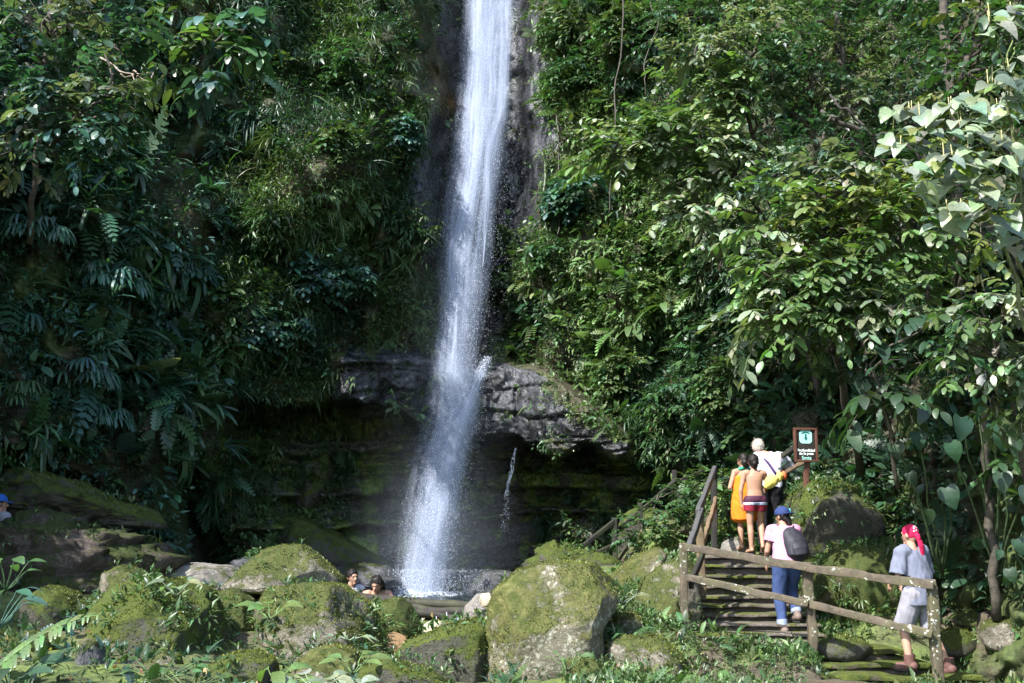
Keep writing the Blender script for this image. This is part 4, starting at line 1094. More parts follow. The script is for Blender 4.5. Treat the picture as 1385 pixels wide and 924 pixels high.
# --- trees of the right slope
tree('spray_tree', 'tree with long arching sprays of pale shiny leaves reaching out towards the waterfall', 'tree',
     [([P_(1120, 600, 18), P_(1080, 420, 17), P_(1050, 260, 16.5), P_(1010, 150, 16.2)], .07, .03), ([P_(1060, 330, 16.6), P_(980, 220, 16.2), P_(900, 190, 16), P_(830, 205, 15.8)], .035, .012)],
     [(1000, 105, 16.2, .46), (950, 130, 16, .5), (1015, 150, 16, .44), (905, 180, 16, .42), (860, 196, 16, .36), (828, 210, 15.8, .28), (955, 205, 16, .5), (920, 235, 16, .45), (980, 260, 16, .55), (1010, 215, 16, .45), (940, 285, 16, .45), (1000, 320, 16, .45), (935, 80, 16.2, .4)],
     ('mid', .17, [G_PALE, G_PALE, G_PALE * .8, G_LIGHT]), None, 24, .66, 12, .006, droop=.28, up=1.2, flat=.4)  # sunlit look of the sprays put into the pale leaf colours
tree('small_leaved_tree', 'tall tree with small dark glossy leaves filling the upper slope above the pale sprays', 'tree',
     [([P_(1180, 560, 17.0), P_(1175, 300, 16.8), P_(1140, 100, 16.5), P_(1120, -80, 16.4)], .13, .07), ([P_(1172, 300, 16.8), P_(1080, 160, 16.2), P_(1000, 60, 16.0)], .06, .02)],
     [(925, 25, 16, .6), (985, 15, 15.8, .65), (1045, 45, 15.6, .65), (1105, 30, 15.8, .65), (1165, 70, 15.6, .6), (1100, 100, 15.4, .6), (1170, 135, 15.4, .55), (1045, 95, 15.4, .5), (1210, 40, 15.6, .6), (1235, 120, 15.8, .5), (1140, 0, 16, .6), (1060, -20, 16, .6), (960, 62, 15.6, .4), (1230, 180, 15.6, .4)],
     ('small', .12, [G_DEEP * 1.3, G_MID, G_PALE * .5, G_PALE * .8]), None, 26, .55, 12, .005, droop=.3)
tree('bushy_tree', 'bushy tree with bright mixed leaves between the spray tree and the heart leaved bush', 'tree',
     [([P_(1165, 640, 15.8), P_(1140, 520, 14.4), P_(1110, 400, 13.2), P_(1100, 280, 12.9)], .06, .025)],
     [(1050, 300, 12.8, .5), (1110, 320, 12.6, .55), (1160, 290, 12.6, .5), (1060, 370, 12.5, .5), (1120, 395, 12.4, .55), (1030, 425, 12.7, .4), (1090, 440, 12.4, .45), (1175, 360, 12.3, .5), (1215, 320, 12.4, .5), (1160, 430, 12.3, .4), (1200, 255, 12.8, .45), (1130, 240, 12.9, .45), (1225, 400, 12.2, .4)],
     ('mid', .15, [G_LIGHT, G_PALE, G_PALE * .85, G_PALE * .7, G_YEL * .8]), None, 27, .5, 10, .006, droop=.35, up=1.1)  # pale tones paint the sun into this foliage
tree('dark_slope_tree', 'dark leaved tree standing in the gap below the diagonal branch on the right slope', 'tree',
     [([P_(1260, 420, 14.6), P_(1250, 220, 14.4), P_(1190, 190, 14.2), P_(1110, 150, 14.0)], .075, .03)],
     [(1120, 200, 13.9, .42), (1190, 215, 13.8, .42), (1095, 255, 13.9, .42), (1150, 262, 13.7, .4), (1060, 235, 14.0, .4), (1245, 260, 13.9, .45), (1260, 330, 13.6, .42)],
     ('small', .12, [G_DEEP, G_MID, G_OLIVE * .8]), None, 20, .5, 11, .005, droop=.3)
tree('tall_tree', 'tall grey trunk rising behind the heart leaved bush with leaves only at the top', 'tree',
     [([P_(1300, 420, 14.6), P_(1292, 200, 14.4), P_(1280, 60, 14.3), P_(1268, -120, 14.2)], .07, .06), ([P_(1290, 130, 13.1), P_(1330, 40, 12.7), P_(1385, -40, 12.2)], .06, .03)],
     [(1330, 20, 12.4, .45), (1378, 60, 12, .45), (1260, -20, 12.8, .5), (1310, 100, 12.6, .35), (1420, 20, 11.8, .6), (1370, 10, 11.6, .3), (1285, 60, 13.4, .4), (1285, 130, 13.4, .4), (1290, 190, 13.4, .4), (1305, 270, 13.4, .4), (1290, 350, 13.2, .45), (1330, 320, 12.6, .4)],
     ('mid', .14, [G_DEEP, G_MID, G_YEL * .8]), None, 16, .5, 9, .006)
tree('leafy_bush', 'bush of drooping pale green pointed leaves at the right rim below the heart leaved bush', 'bush',
     [([P_(1390, 660, 10.2), P_(1370, 540, 9.8), P_(1340, 440, 9.5)], .03, .015)],
     [(1300, 430, 9.6, .26), (1345, 405, 9.5, .3), (1385, 420, 9.4, .3), (1325, 470, 9.5, .28), (1365, 500, 9.4, .3), (1300, 520, 9.6, .22), (1385, 560, 9.5, .28), (1340, 550, 9.6, .24), (1290, 480, 9.7, .2), (1400, 480, 9.3, .3)],
     ('mid', .125, [G_LIGHT * .8, G_MID * 1.2, G_PALE * .8]), None, 9, .32, 7, .004, droop=.45, up=1.1, limb=.014)
tree('leafy_bush', 'sparse bush of large leaves coloured dark for the shade under the bushy tree', 'bush',
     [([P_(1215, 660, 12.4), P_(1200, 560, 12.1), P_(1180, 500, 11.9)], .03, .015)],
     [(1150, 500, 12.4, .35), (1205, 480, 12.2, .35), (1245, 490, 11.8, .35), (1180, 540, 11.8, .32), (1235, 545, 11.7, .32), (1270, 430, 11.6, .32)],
     ('big', .2, [G_DEEP * .7, G_DEEP * .9, G_MID * .6]), None, 7, .35, 6, .006, droop=.4, limb=.016)  # leaf colours darkened to stand for the canopy's shade
tree('slender_tree', 'slender bare trunk with one side branch right of the walker with the red headscarf', 'tree',
     [([P_(1348, 838, 12.0), P_(1342, 720, 11.9), P_(1334, 610, 11.8), P_(1330, 540, 11.7)], .055, .04), ([P_(1343, 672, 11.9), P_(1362, 655, 11.8), P_(1395, 640, 11.7)], .03, .015)],
     [(1330, 520, 11.6, .35), (1380, 625, 11.5, .25)], ('mid', .17, [G_DEEP, G_MID]), None, 10, .4, 7, .006, droop=.5, limb=.02)
tree('leafy_shrub', 'low bright leaved shrub growing between the grey handrail and the boys on the stairs', 'shrub',
     [([P_(985, 745, 17.2), P_(985, 700, 17.0), P_(985, 660, 16.9)], .02, .01)],
     [(985, 690, 16.9, .22), (975, 715, 17, .2), (990, 725, 16.9, .2), (992, 665, 17, .2), (980, 650, 17.2, .2)], ('round', .085, [G_LIGHT, G_YEL * .8, G_MID * 1.3]), None, 16, .2, 7, .004, limb=.01)
tree('leafy_shrub', 'rounded green shrub spilling over the rock beside the far dark railing', 'shrub',
     [([P_(885, 720, 18.4), P_(885, 690, 18.3), P_(890, 670, 18.3)], .02, .01)],
     [(865, 705, 18.2, .3), (900, 690, 18.1, .34), (925, 672, 18.2, .3), (895, 722, 18, .26), (930, 695, 18, .26), (945, 655, 18.4, .28), (850, 728, 18.2, .2)], ('round', .085, [G_MID, G_LIGHT, G_MID * 1.3]), None, 24, .25, 8, .004, limb=.01)
# --- shaded left side
tree('shade_tree', 'spreading tree with drooping shiny blue green leaves in the upper left shade', 'tree',
     [([P_(40, 330, 16.9), P_(45, 260, 16.6), P_(60, 130, 16.2), P_(70, -40, 16.1)], .055, .04), ([P_(50, 220, 15.9), P_(110, 150, 15.3), P_(150, 130, 15.1)], .04, .015)],
     [(35, 85, 15.2, .5), (90, 115, 15, .5), (145, 125, 15, .42), (60, 150, 15, .45), (110, 170, 15, .4), (20, 195, 15.2, .42), (155, 60, 15.6, .42), (60, 25, 15.6, .55), (120, 15, 15.8, .5), (5, 30, 15.6, .5), (165, 160, 15.1, .26), (75, 205, 15.2, .3), (190, 25, 16.2, .45), (5, 130, 15.2, .45)],
     ('mid', .165, [G_BLUE * 1.3, G_BLUE, G_DEEP * 1.2, G_PALE * .55]), None, 14, .55, 10, .006, droop=.35, up=1.0)
tree('broadleaf_tree', 'small tree with large rounded leaves at the top between the dark hollow and the bluff', 'tree',
     [([P_(262, 160, 20.2), P_(265, 110, 19.3), P_(285, 60, 18.9)], .04, .02)],
     [(300, 30, 18.6, .5), (330, 40, 18.6, .42), (275, 75, 18.5, .45), (245, 55, 18.8, .42), (280, 110, 18.4, .38), (320, 75, 18.5, .34), (250, 20, 19, .5), (225, 95, 18.8, .32)],
     ('big', .30, [G_BLUE * 1.2, G_MID * 1.2, G_LIGHT * .8, G_OLIVE]), None, 8, .4, 6, .007, droop=.4, up=1.1)

# --- heart leaved bush at the right rim, with erect flower spikes
def heart_bush():
    base = P_(1420, 520, 8.6)
    e = empty('heart_leaved_bush', base, 'bush of big pale heart shaped leaves with upright cream flower spikes at the right rim', 'bush')
    la, wa, sa = Acc(), Acc(), Acc()
    tips = [(1205, 168), (1232, 158), (1212, 196), (1255, 165), (1282, 150), (1262, 205), (1300, 165), (1248, 235), (1286, 210), (1322, 140), (1345, 155), (1318, 190), (1352, 200), (1300, 245), (1270, 262), (1332, 240), (1372, 165), (1392, 190), (1366, 240), (1338, 110), (1360, 130), (1385, 225), (1290, 280), (1325, 280), (1262, 290), (1400, 260), (1382, 300), (1352, 290),
            (1375, 20), (1340, 35), (1392, 50), (1362, 95), (1390, 110), (1240, 190), (1310, 215), (1278, 240), (1345, 262), (1362, 325), (1400, 330), (1380, 145)]
    mains = [curve_pts(base, P_(1300, 210, 8.0), 10, -.1, .1, 1), curve_pts(base, P_(1360, 90, 7.9), 10, -.05, .1, 2), curve_pts(base, P_(1380, 260, 7.8), 10, 0, .1, 3)]
    for q in mains: tube(wa, q - base, np.linspace(.022, .009, 10), 6, (.09, .1, .04))
    allq = np.concatenate(mains)
    for i, (x, y) in enumerate(tips):
        Yt = RNG.uniform(7.3, 8.2); p = P_(x, y, Yt); a = allq[np.argmin(np.linalg.norm(allq - p, axis=1))]
        tube(wa, curve_pts(a, p, 7, -.05, .03, i) - base, np.linspace(.007, .004, 7), 5, (.1, .13, .04))
        for k in range(RNG.integers(4, 7)):
            az = RNG.uniform(-2.9, -.2); d = np.array([math.cos(az), math.sin(az), RNG.uniform(-.75, -.1)])
            place(la, 'heart', [p - base + RNG.normal(0, .075, 3)], [d], [norm(np.array([-.25, -.55, .8]) + RNG.normal(0, .2, 3))], RNG.uniform(.125, .19), (G_PALE if RNG.random() > .12 else G_YEL * 1.2) * RNG.uniform(.55, 1.05), .15)
        if i % 2 == 0 or y < 175:
            for k in range(RNG.integers(1, 3)):
                b = p - base + RNG.normal(0, .03, 3)
                tube(sa, curve_pts(b, b + np.array([RNG.normal(0, .008), 0, RNG.uniform(.08, .13)]), 5), np.linspace(.0055, .003, 5), 5, (.5, .45, .22))
    wa.build('stem', M['bark'], e); la.build('foliage', M['leaf_gloss'], e); sa.build('flower_spike', M['leaf'], e)['kind'] = 'stuff'
heart_bush()

# --- big heart leaves low on the right
def big_heart_plant(label, pts, base, size, cols, stems=True):
    e = empty('arum_plant', base, label, 'plant'); la, wa = Acc(), Acc()
    for i, (x, y, Y, s) in enumerate(pts):
        p = P_(x, y, Y); q = curve_pts(base, p, 8, -.12, .04, i) - base
        tube(wa, q, np.linspace(.014, .008, 8), 5, (.05, .08, .03))
        az = RNG.uniform(-2.3, -.8); d = np.array([math.cos(az) * .5, math.sin(az) * .4, -.9])
        la = Acc(); place(la, 'heartbig', [q[-1]], [norm(d)], [norm(np.array([RNG.normal(0, .3), -.8, .45]))], size * s, cols[i % len(cols)], .15); la.build('leaf', M['leaf'], e)
    wa.build('stem', M['bark'], e); return e
big_heart_plant('plant with huge dark heart shaped leaves round the top of the slender trunk', [(1300, 565, 11.3, 1), (1345, 575, 11.1, 1.1), (1285, 600, 11.3, .8), (1375, 590, 11, .9), (1320, 540, 11.4, .9), (1355, 640, 11.2, .8), (1390, 660, 11, .8)], P_(1352, 790, 12.2), .27, [G_DEEP * .8, G_DEEP, G_DEEP * 1.1])
big_heart_plant('plant with one wide dark heart shaped leaf and smaller ones left of the slender trunk', [(1280, 660, 11.8, 1), (1255, 690, 12, .7), (1230, 640, 12.2, .6), (1300, 640, 11.8, .6), (1240, 585, 12, .8), (1210, 600, 12.2, .8)], P_(1275, 780, 12.8), .25, [G_DEEP, G_MID * .6])
big_heart_plant('low dark plant of heart shaped leaves at the right rim by the slender trunk', [(1375, 730, 11.5, .8), (1392, 700, 11.5, .8), (1365, 770, 11.6, .7), (1390, 790, 11.3, .8), (1352, 745, 11.8, .5)], P_(1390, 840, 12), .22, [G_DEEP, G_DEEP * .8])

# --- small plants, one mesh of a kind shared by its copies. Local frame: the rock is at +y, the plant grows towards -y and up
def mk_fern(n, tm, L, el, col, seed):
    acc = Acc(); az = np.linspace(-2.9, -.2, n) + RNG.normal(0, .15, n); e = RNG.uniform(el[0], el[1], n)
    d = np.stack([np.cos(az) * np.cos(e), np.sin(az) * np.cos(e), np.sin(e)], -1); up = norm(np.array([0, 0, 1.]) - d * d[:, 2:3] + RNG.normal(0, .08, (n, 3)))
    place(acc, tm, np.zeros((n, 3)) + RNG.normal(0, .01, (n, 3)), d, up, L * RNG.uniform(.7, 1.15, n), col, .15); return acc.mesh('fern')
def mk_strap(nst, L, col):
    acc = Acc()
    for i in range(nst):
        az = RNG.uniform(-2.8, -.35); d = np.array([math.cos(az) * .8, math.sin(az) * .7, RNG.uniform(.1, .75)]); q = curve_pts((0, 0, 0), d * L * .7, 7, -.08 * L, .02, i)
        tube(acc, q, np.linspace(.009, .005, 7), 4, col * .9); n = RNG.integers(6, 9); a = np.linspace(-1.15, 1.15, n) + az
        dd = np.stack([np.cos(a), np.sin(a), np.full(n, -.25)], -1)
        place(acc, 'strapw', np.repeat(q[-1:], n, 0), dd, np.tile([0, 0, 1.], (n, 1)), L * RNG.uniform(.55, .8, n), col, .14)
    return acc.mesh('strap_palm')
def mk_grass(n, L, col):
    acc = Acc(); az = RNG.uniform(-3.3, .2, n); d = np.stack([np.cos(az) * .6, np.sin(az), RNG.uniform(-.4, .6, n)], -1)
    place(acc, 'grass', RNG.normal(0, .06, (n, 3)) * np.array([1.6, .3, .6]), d, np.tile([0, 0, 1.], (n, 1)), L * RNG.uniform(.6, 1.15, n), col, .2); return acc.mesh('hanging_grass')
def mk_shrub(r, tm, L, cols, ncl=9, ntw=12, droop=.35):
    la = Acc(); c = rdir(ncl) * r * .6; c[:, 1] = -abs(c[:, 1]) * .8; c[:, 2] += r * .2
    twigs(la, la, c, r * .45, ntw, r * .6, 8, L, tm, np.array([cols[RNG.integers(len(cols))] for _ in range(ncl)]), droop, wood=.004, bias=(0, -.5, .2)); return la.mesh('cliff_shrub')
def mk_broad(n, tm, L, col, stalk=.25, el=(.1, .9)):
    acc = Acc()
    for i in range(n):
        az = RNG.uniform(-3.0, -.1); e = RNG.uniform(*el); d = np.array([math.cos(az) * math.cos(e), math.sin(az) * math.cos(e), math.sin(e)]); q = curve_pts((0, 0, 0), d * stalk * RNG.uniform(.6, 1.2), 5, -.02, .01, i)
        tube(acc, q, .005, 4, col); ld = norm(d * np.array([1, 1, .2]) + np.array([0, 0, -.25]))
        place(acc, tm, q[-1:], [ld], [norm(np.array([0, -.3, 1]) + RNG.normal(0, .15, 3))], L * RNG.uniform(.7, 1.2), col * RNG.uniform(.8, 1.2), .1)
    return acc.mesh('broadleaf_plant')
KINDS = {
    'fern': [mk_fern(10, 'frond', .75, (.1, 1.0), G_BLUE * 1.2, 1), mk_fern(12, 'frond', .6, (.1, 1.0), G_MID, 2), mk_fern(9, 'frond_hang', .8, (-.2, .7), G_LIGHT * .9, 3)],
    'pale_fern': [mk_fern(7, 'frond', .8, (-.1, .8), G_PALE * .9, 4)],
    'strap_palm': [mk_strap(9, .62, G_BLUE * 1.1), mk_strap(11, .66, G_BLUE * 1.4), mk_strap(8, .58, G_MID)],
    'hanging_grass': [mk_grass(70, .75, G_OLIVE), mk_grass(60, .6, G_MID * 1.2), mk_grass(80, .85, G_BLUE * 1.2)],
    'cliff_shrub': [mk_shrub(.7, 'small', .13, [G_MID, G_DEEP * 1.2, G_MID * 1.2]), mk_shrub(.6, 'round', .11, [G_MID, G_LIGHT, G_OLIVE]), mk_shrub(.65, 'lance', .19, [G_MID, G_OLIVE]), mk_shrub(.75, 'mid', .18, [G_DEEP * 1.3, G_BLUE * 1.2])],
    'broadleaf_plant': [mk_broad(8, 'big', .45, G_BLUE * 1.3), mk_broad(9, 'big', .36, G_MID * 1.2), mk_broad(7, 'banana', .75, G_LIGHT * .8, .15, (.5, 1.3)), mk_broad(9, 'heart', .24, G_MID * 1.3)],
    'nest_fern': [mk_fern(11, 'banana', .8, (-.7, .8), G_PALE * .75, 5)],
}
CATS = {'fern': 'fern', 'pale_fern': 'fern', 'strap_palm': 'palm plant', 'hanging_grass': 'grass tuft', 'cliff_shrub': 'shrub', 'broadleaf_plant': 'plant', 'nest_fern': 'fern'}
CGRP = {'fern': 'ferns on the cliff', 'strap_palm': 'drooping fan leaved plants of the left wall', 'hanging_grass': 'grass tufts hanging on the cliff', 'cliff_shrub': 'shrubs growing out of the cliff', 'broadleaf_plant': 'broad leaved plants on the cliff', 'nest_fern': None, 'pale_fern': 'ferns on the cliff'}
def plant(kind, var, px, py, scale, label, Y=None, rz=None):
    if Y is None: p, nn = surf(px, py); p = p + nn * .25
    else: p = P_(px, py, Y); nn = np.array([0, -1, 0])
    me = KINDS[kind][var % len(KINDS[kind])]
    o = obj(kind, me, M['leaf'], None, p); o.scale = (scale,) * 3
    o.rotation_euler = (0, 0, math.atan2(nn[0], -nn[1]) + (RNG.uniform(-.4, .4) if rz is None else rz))
    tag(o, label, CATS[kind], CGRP.get(kind)); return o
PLANTS = [
    ('strap_palm', 0, 45, 440, 1.1, 'drooping fan leaved plant at the left rim of the shaded wall, level with the ledge'),
    ('strap_palm', 1, 140, 400, 1.15, 'largest drooping fan leaved plant, high in the middle of the left wall'),
    ('strap_palm', 2, 208, 420, 1.0, 'drooping fan leaved plant right beside the largest one on the left wall'),
    ('strap_palm', 1, 245, 372, .9, 'drooping fan leaved plant at the outer corner of the left wall under the dark hollow'),
    ('strap_palm', 0, 105, 500, 1.05, 'drooping fan leaved plant below the largest one on the left wall'),
    ('strap_palm', 2, 175, 478, 1.0, 'drooping fan leaved plant just above the pale fern of the left wall'),
    ('strap_palm', 1, 60, 340, 1.0, 'drooping fan leaved plant under the spreading shade tree'),
    ('strap_palm', 0, 252, 455, .8, 'small drooping fan leaved plant on the edge of the left wall over the cave'),
    ('strap_palm', 2, 30, 560, 1.0, 'lowest drooping fan leaved plant by the left rim'),
    ('strap_palm', 1, 120, 575, .85, 'drooping fan leaved plant low on the left wall above the sandstone ledge'),
    ('pale_fern', 0, 207, 520, 1.0, 'pale feathery fern standing out on the lower left wall'),
    ('fern', 0, 150, 610, .9, 'dark fern hanging over the lip of the left wall'),
    ('fern', 0, 90, 625, .8, 'dark fern above the mossy rock under the left wall'),
    ('fern', 1, 330, 585, .7, 'green fern at the roof of the dark cave left of the waterfall'),
    ('broadleaf_plant', 0, 185, 362, 1.0, 'blue green plant with long pale leaves beside the largest fan leaved plant'),
    ('broadleaf_plant', 0, 18, 282, 1.0, 'broad leaved plant at the left rim under the shade tree'),
    ('broadleaf_plant', 1, 268, 318, .8, 'broad leaved plant under the reddish patch of rock'),
    ('broadleaf_plant', 0, 228, 330, .9, 'broad leaved plant at the corner of the left wall under the dark hollow'),
    ('hanging_grass', 0, 345, 75, 1.0, 'tuft of hanging grass below the large leaved small tree'),
    ('hanging_grass', 2, 357, 160, 1.1, 'long hanging grass tuft in the middle of the bare brown part of the bluff'),
    ('hanging_grass', 0, 387, 195, 1.1, 'hanging grass tuft just right of the longest one on the bluff'),
    ('hanging_grass', 1, 432, 88, .9, 'grass tuft hanging near the top of the bluff above the dense round shrub'),
    ('hanging_grass', 1, 318, 262, .9, 'grass tuft hanging on the bluff right of the reddish patch of rock'),
    ('hanging_grass', 0, 505, 262, .9, 'yellowish grass tuft hanging below the dense round shrub'),
    ('hanging_grass', 2, 548, 40, .7, 'grass tuft hanging beside the orange streak near the top of the fall'),
    ('hanging_grass', 1, 748, 250, .9, 'grass tuft hanging by the vines right of the waterfall'),
    ('cliff_shrub', 0, 490, 108, 1.15, 'dense round shrub jutting from the bluff left of the upper waterfall'),
    ('cliff_shrub', 3, 520, 190, .8, 'shrub growing just below the dense round shrub beside the fall'),
    ('cliff_shrub', 1, 455, 205, .9, 'light green shrub on the bluff left of the yellowish grass tuft'),
    ('cliff_shrub', 2, 390, 310, 1.0, 'narrow leaved shrub in the centre of the bluff'),
    ('cliff_shrub', 0, 335, 345, 1.0, 'shrub over the left end of the bluff above the cave'),
    ('cliff_shrub', 3, 440, 380, 1.0, 'dark shrub in the lower part of the bluff above the ledge'),
    ('cliff_shrub', 1, 515, 420, .9, 'light green shrub just above the left end of the wet ledge'),
    ('cliff_shrub', 2, 552, 330, .9, 'narrow leaved shrub beside the falling water at mid height'),
    ('cliff_shrub', 1, 395, 115, .8, 'small light shrub among the grass tufts of the bluff'),
    ('cliff_shrub', 3, 365, 450, .9, 'dark shrub hanging over the roof of the cave'),
    ('cliff_shrub', 1, 700, 330, .7, 'small light green shrub close to the right side of the falling water'),
    ('cliff_shrub', 2, 765, 60, .8, 'narrow leaved shrub beside the top right of the waterfall'),
    ('cliff_shrub', 0, 790, 120, 1.0, 'shrub on the cliff between the top of the fall and the hanging vines'),
    ('cliff_shrub', 1, 850, 60, 1.0, 'light green shrub high on the cliff under the top edge of the picture'),
    ('cliff_shrub', 3, 800, 270, 1.0, 'dark leaved shrub on the cliff behind the tips of the pale sprays'),
    ('cliff_shrub', 0, 765, 355, .9, 'shrub above the yellow green fern patch right of the fall'),
    ('cliff_shrub', 1, 870, 350, 1.0, 'light green shrub on the cliff below the pale sprays'),
    ('cliff_shrub', 2, 905, 470, 1.0, 'narrow leaved shrub on the slope right of the big nest fern'),
    ('cliff_shrub', 1, 860, 520, .9, 'light green shrub above the tip of the wet ledge'),
    ('cliff_shrub', 0, 940, 560, 1.0, 'shrub on the slope above the far dark railing'),
    ('cliff_shrub', 1, 1005, 540, .9, 'light green shrub on the slope above the white haired man'),
    ('cliff_shrub', 2, 905, 590, .8, 'narrow leaved shrub over the right end of the overhang'),
    ('fern', 2, 708, 462, .8, 'yellow green fern patch just right of the falling water above the ledge'),
    ('fern', 2, 735, 445, .7, 'light fern beside the yellow green fern patch'),
    ('fern', 2, 690, 488, .7, 'yellow green fern lying on the top of the wet ledge next to the falling water'),
    ('fern', 2, 765, 505, .7, 'light fern hanging over the top edge of the wet ledge under the nest fern'),
    ('fern', 1, 815, 548, .7, 'green fern hanging over the sloping top of the wet ledge'),
    ('hanging_grass', 1, 842, 585, .7, 'short grass tuft at the tip of the wet ledge'),
    ('fern', 1, 830, 480, .8, 'green fern between the nest fern and the light shrub'),
    ('fern', 1, 985, 455, 1.1, 'wide green fern on the slope under the spray tree'),
    ('fern', 1, 1040, 490, 1.0, 'wide green fern in front of the bushy tree'),
    ('fern', 0, 960, 610, .7, 'dark fern on the bank behind the top of the grey handrail'),
    ('nest_fern', 0, 785, 468, 1.15, 'nest fern with long pale tongue shaped leaves hanging over the wet ledge'),
    ('broadleaf_plant', 2, 912, 415, .9, 'banana like plant with upright bright leaves on the slope'),
    ('broadleaf_plant', 2, 855, 440, .7, 'smaller banana like plant left of the upright bright one'),
    ('broadleaf_plant', 1, 790, 335, .8, 'broad leaved plant on the cliff left of the pale sprays'),
    ('broadleaf_plant', 3, 940, 500, .9, 'plant with small heart shaped leaves on the slope under the banana like plant'),
    ('broadleaf_plant', 3, 880, 250, .8, 'plant with small heart shaped leaves behind the pale sprays'),
]
for p in PLANTS: plant(*p)
# hanging vines and bare stems
def vine(label, pts, r, leaves=0, col=BARK, cat='vine', name='hanging_vine', group='vines hanging down the cliff'):
    q = np.array([P_(*p) for p in pts]); n = 24; t = np.linspace(0, 1, n); tp = np.linspace(0, 1, len(q)); q = np.stack([np.interp(t, tp, q[:, k]) for k in range(3)], -1)
    q += np.stack([vnoise(np.stack([t * 7 + k * 5, t * 0 + pts[0][0], t * 0], -1), 3) for k in range(3)], -1) * .08
    b = q[0]; acc = Acc(); tube(acc, q - b, np.linspace(r, r * .6, n), 5, col)
    if leaves:
        i = RNG.integers(0, n, leaves); place(acc, 'small', q[i] - b, norm(rdir(leaves) + [0, -.5, -.4]), norm(rdir(leaves) * .4 + [0, -.3, 1]), .1, G_MID, .2)
    o = acc.build(name, M['bark'] if not leaves else M['leaf'], None, True, None, b); tag(o, label, cat, group); return o
vine('mossy vine hanging straight down just right of the waterfall', [(738, 205, 23.4), (738, 270, 23.2), (736, 345, 22.9)], .05, 60, G_OLIVE * .7)
vine('thin vine beside the mossy vine right of the waterfall', [(752, 150, 23.2), (753, 260, 22.9), (750, 370, 22.5)], .018, 14)
vine('long pale vine hanging down the cliff behind the tips of the pale sprays', [(845, -20, 20.8), (838, 90, 20.6), (832, 190, 20.4), (822, 290, 20.2)], .018)
vine('thin curling vine between the shrubs high on the right cliff', [(880, -20, 20), (888, 40, 19.9), (870, 95, 19.8), (878, 130, 19.7)], .016)
vine('hanging vine close to the upper edge near the small leaved tree', [(934, 20, 17.4), (936, 90, 17.2), (937, 140, 17.2)], .014)
vine('pair of fine roots hanging above the yellow green fern patch', [(730, 250, 23.2), (729, 330, 23), (731, 420, 22.7)], .012)
vine('bare grey branch sticking out over the dark hollow', [(140, 78, 17.6), (165, 95, 17.2), (190, 102, 17.0), (208, 104, 16.9)], .018, 0, np.array([.22, .18, .14]), 'branch', 'bare_branch', None)
vine('bare twig forking under the grey branch over the dark hollow', [(168, 96, 17.2), (180, 107, 17.1), (206, 108, 16.9)], .012, 0, np.array([.22, .18, .14]), 'branch', 'bare_branch', None)
vine('thick bare diagonal limb crossing the upper right slope', [(1260, 225, 13.6), (1200, 180, 13.6), (1150, 160, 13.8), (1120, 130, 14.0)], .028, 0, BARKD * .6, 'branch', 'bare_branch', None)
vine('crooked bare branch under the heart leaved bush', [(1390, 255, 8.3), (1350, 275, 8.4), (1330, 295, 8.4), (1300, 285, 8.5)], .012, 0, BARK, 'branch', 'bare_branch', None)

# ------------------------------------------------------------------ herbs growing on boulders, bank and ground (uncountable)
def tri_sample(V, T, n):
    a, b, c = V[T[:, 0]], V[T[:, 1]], V[T[:, 2]]
    cr = np.cross(b - a, c - a); ar = np.linalg.norm(cr, axis=1); i = RNG.choice(len(T), n, p=ar / ar.sum())
    u, v = RNG.random((2, n)); f = u + v > 1; u[f], v[f] = 1 - u[f], 1 - v[f]
    return a[i] + (b[i] - a[i]) * u[:, None] + (c[i] - a[i]) * v[:, None], norm(cr[i])

acc = Acc(); moss = Acc()
OVER = {'moss_dark': 1.0, 'moss_boulder': .75, 'moss_full': .6, 'moss_yellow': .35, 'stone_brown': .5, 'stone_grey': .2}
for o, V, T, mt, Y in BOULDERS:
    k = OVER.get(mt, 0)
    lab = o['label']
    if 'overgrown' in lab: k = 2.6
    if 'sign stands' in lab or 'bank of bright' in lab: k = 3.2
    if 'seedlings' in lab: k = 1.6
    if Y > 20: k *= 1.5
    area = np.ptp(V[:, 0]) * np.ptp(V[:, 2])
    n = int(area * 34 * k)
    if n > 2:
        p, nn = tri_sample(V, T, n * 4)
        px, py = project(p)
        # herbs sit in creases and along the lower rims, in patches
        den = fbm(p * 1.6, 3, 301) - 9 * ((px > 445) & (px < 545) & (py < 816))
        m = (nn[:, 1] < .35) & (nn[:, 2] > -.35) & (den + RNG.normal(0, .12, len(p)) > .06)
        p, nn = p[m][:n], nn[m][:n]
        col = np.array([G_MID, G_OLIVE, G_LIGHT, G_MID * 1.2])[RNG.integers(0, 4, len(p))]
        h = len(p) // 2
        clumps(acc, 'lance', p[:h] + nn[:h] * .02, norm(nn[:h] + [0, -.2, .6]), 7, .05, .085, col[:h], .35)
        clumps(acc, 'small', p[h:] + nn[h:] * .02, norm(nn[h:] + [0, -.2, .6]), 7, .06, .06, col[h:], .25)
    # upright moss shoots that roughen the silhouette
    if mt.startswith('moss'):
        n = int(min(26000, area * (7000 if Y < 13 else 3600 if Y < 17 else 400)))
        p, nn = tri_sample(V, T, n); den = fbm(p * 2.3, 4, 305) + nn[:, 2] * .35
        m = (nn[:, 1] < .5) & (den > .1) & (nn[:, 2] > -.2); p, nn = p[m], nn[m]
        c = np.array([.085, .1, .014]) * (1 + .7 * fbm(p * 3, 3, 306)[:, None])
        place(moss, leaf_small(.5, .05, .0), p - nn * .004, norm(nn + RNG.normal(0, .55, p.shape) + [0, 0, .25]), rdir(len(p)), RNG.uniform(.012, .032, len(p)), c * 1.05, .3)
o = acc.build('boulder_herbs', M['leaf']); tag(o, 'small drooping herbs growing in patches over the mossy boulders', 'ground cover', None, 'stuff')
o = moss.build('moss', M['leaf']); tag(o, 'short shaggy moss growing over the tops of the boulders', 'moss', None, 'stuff')

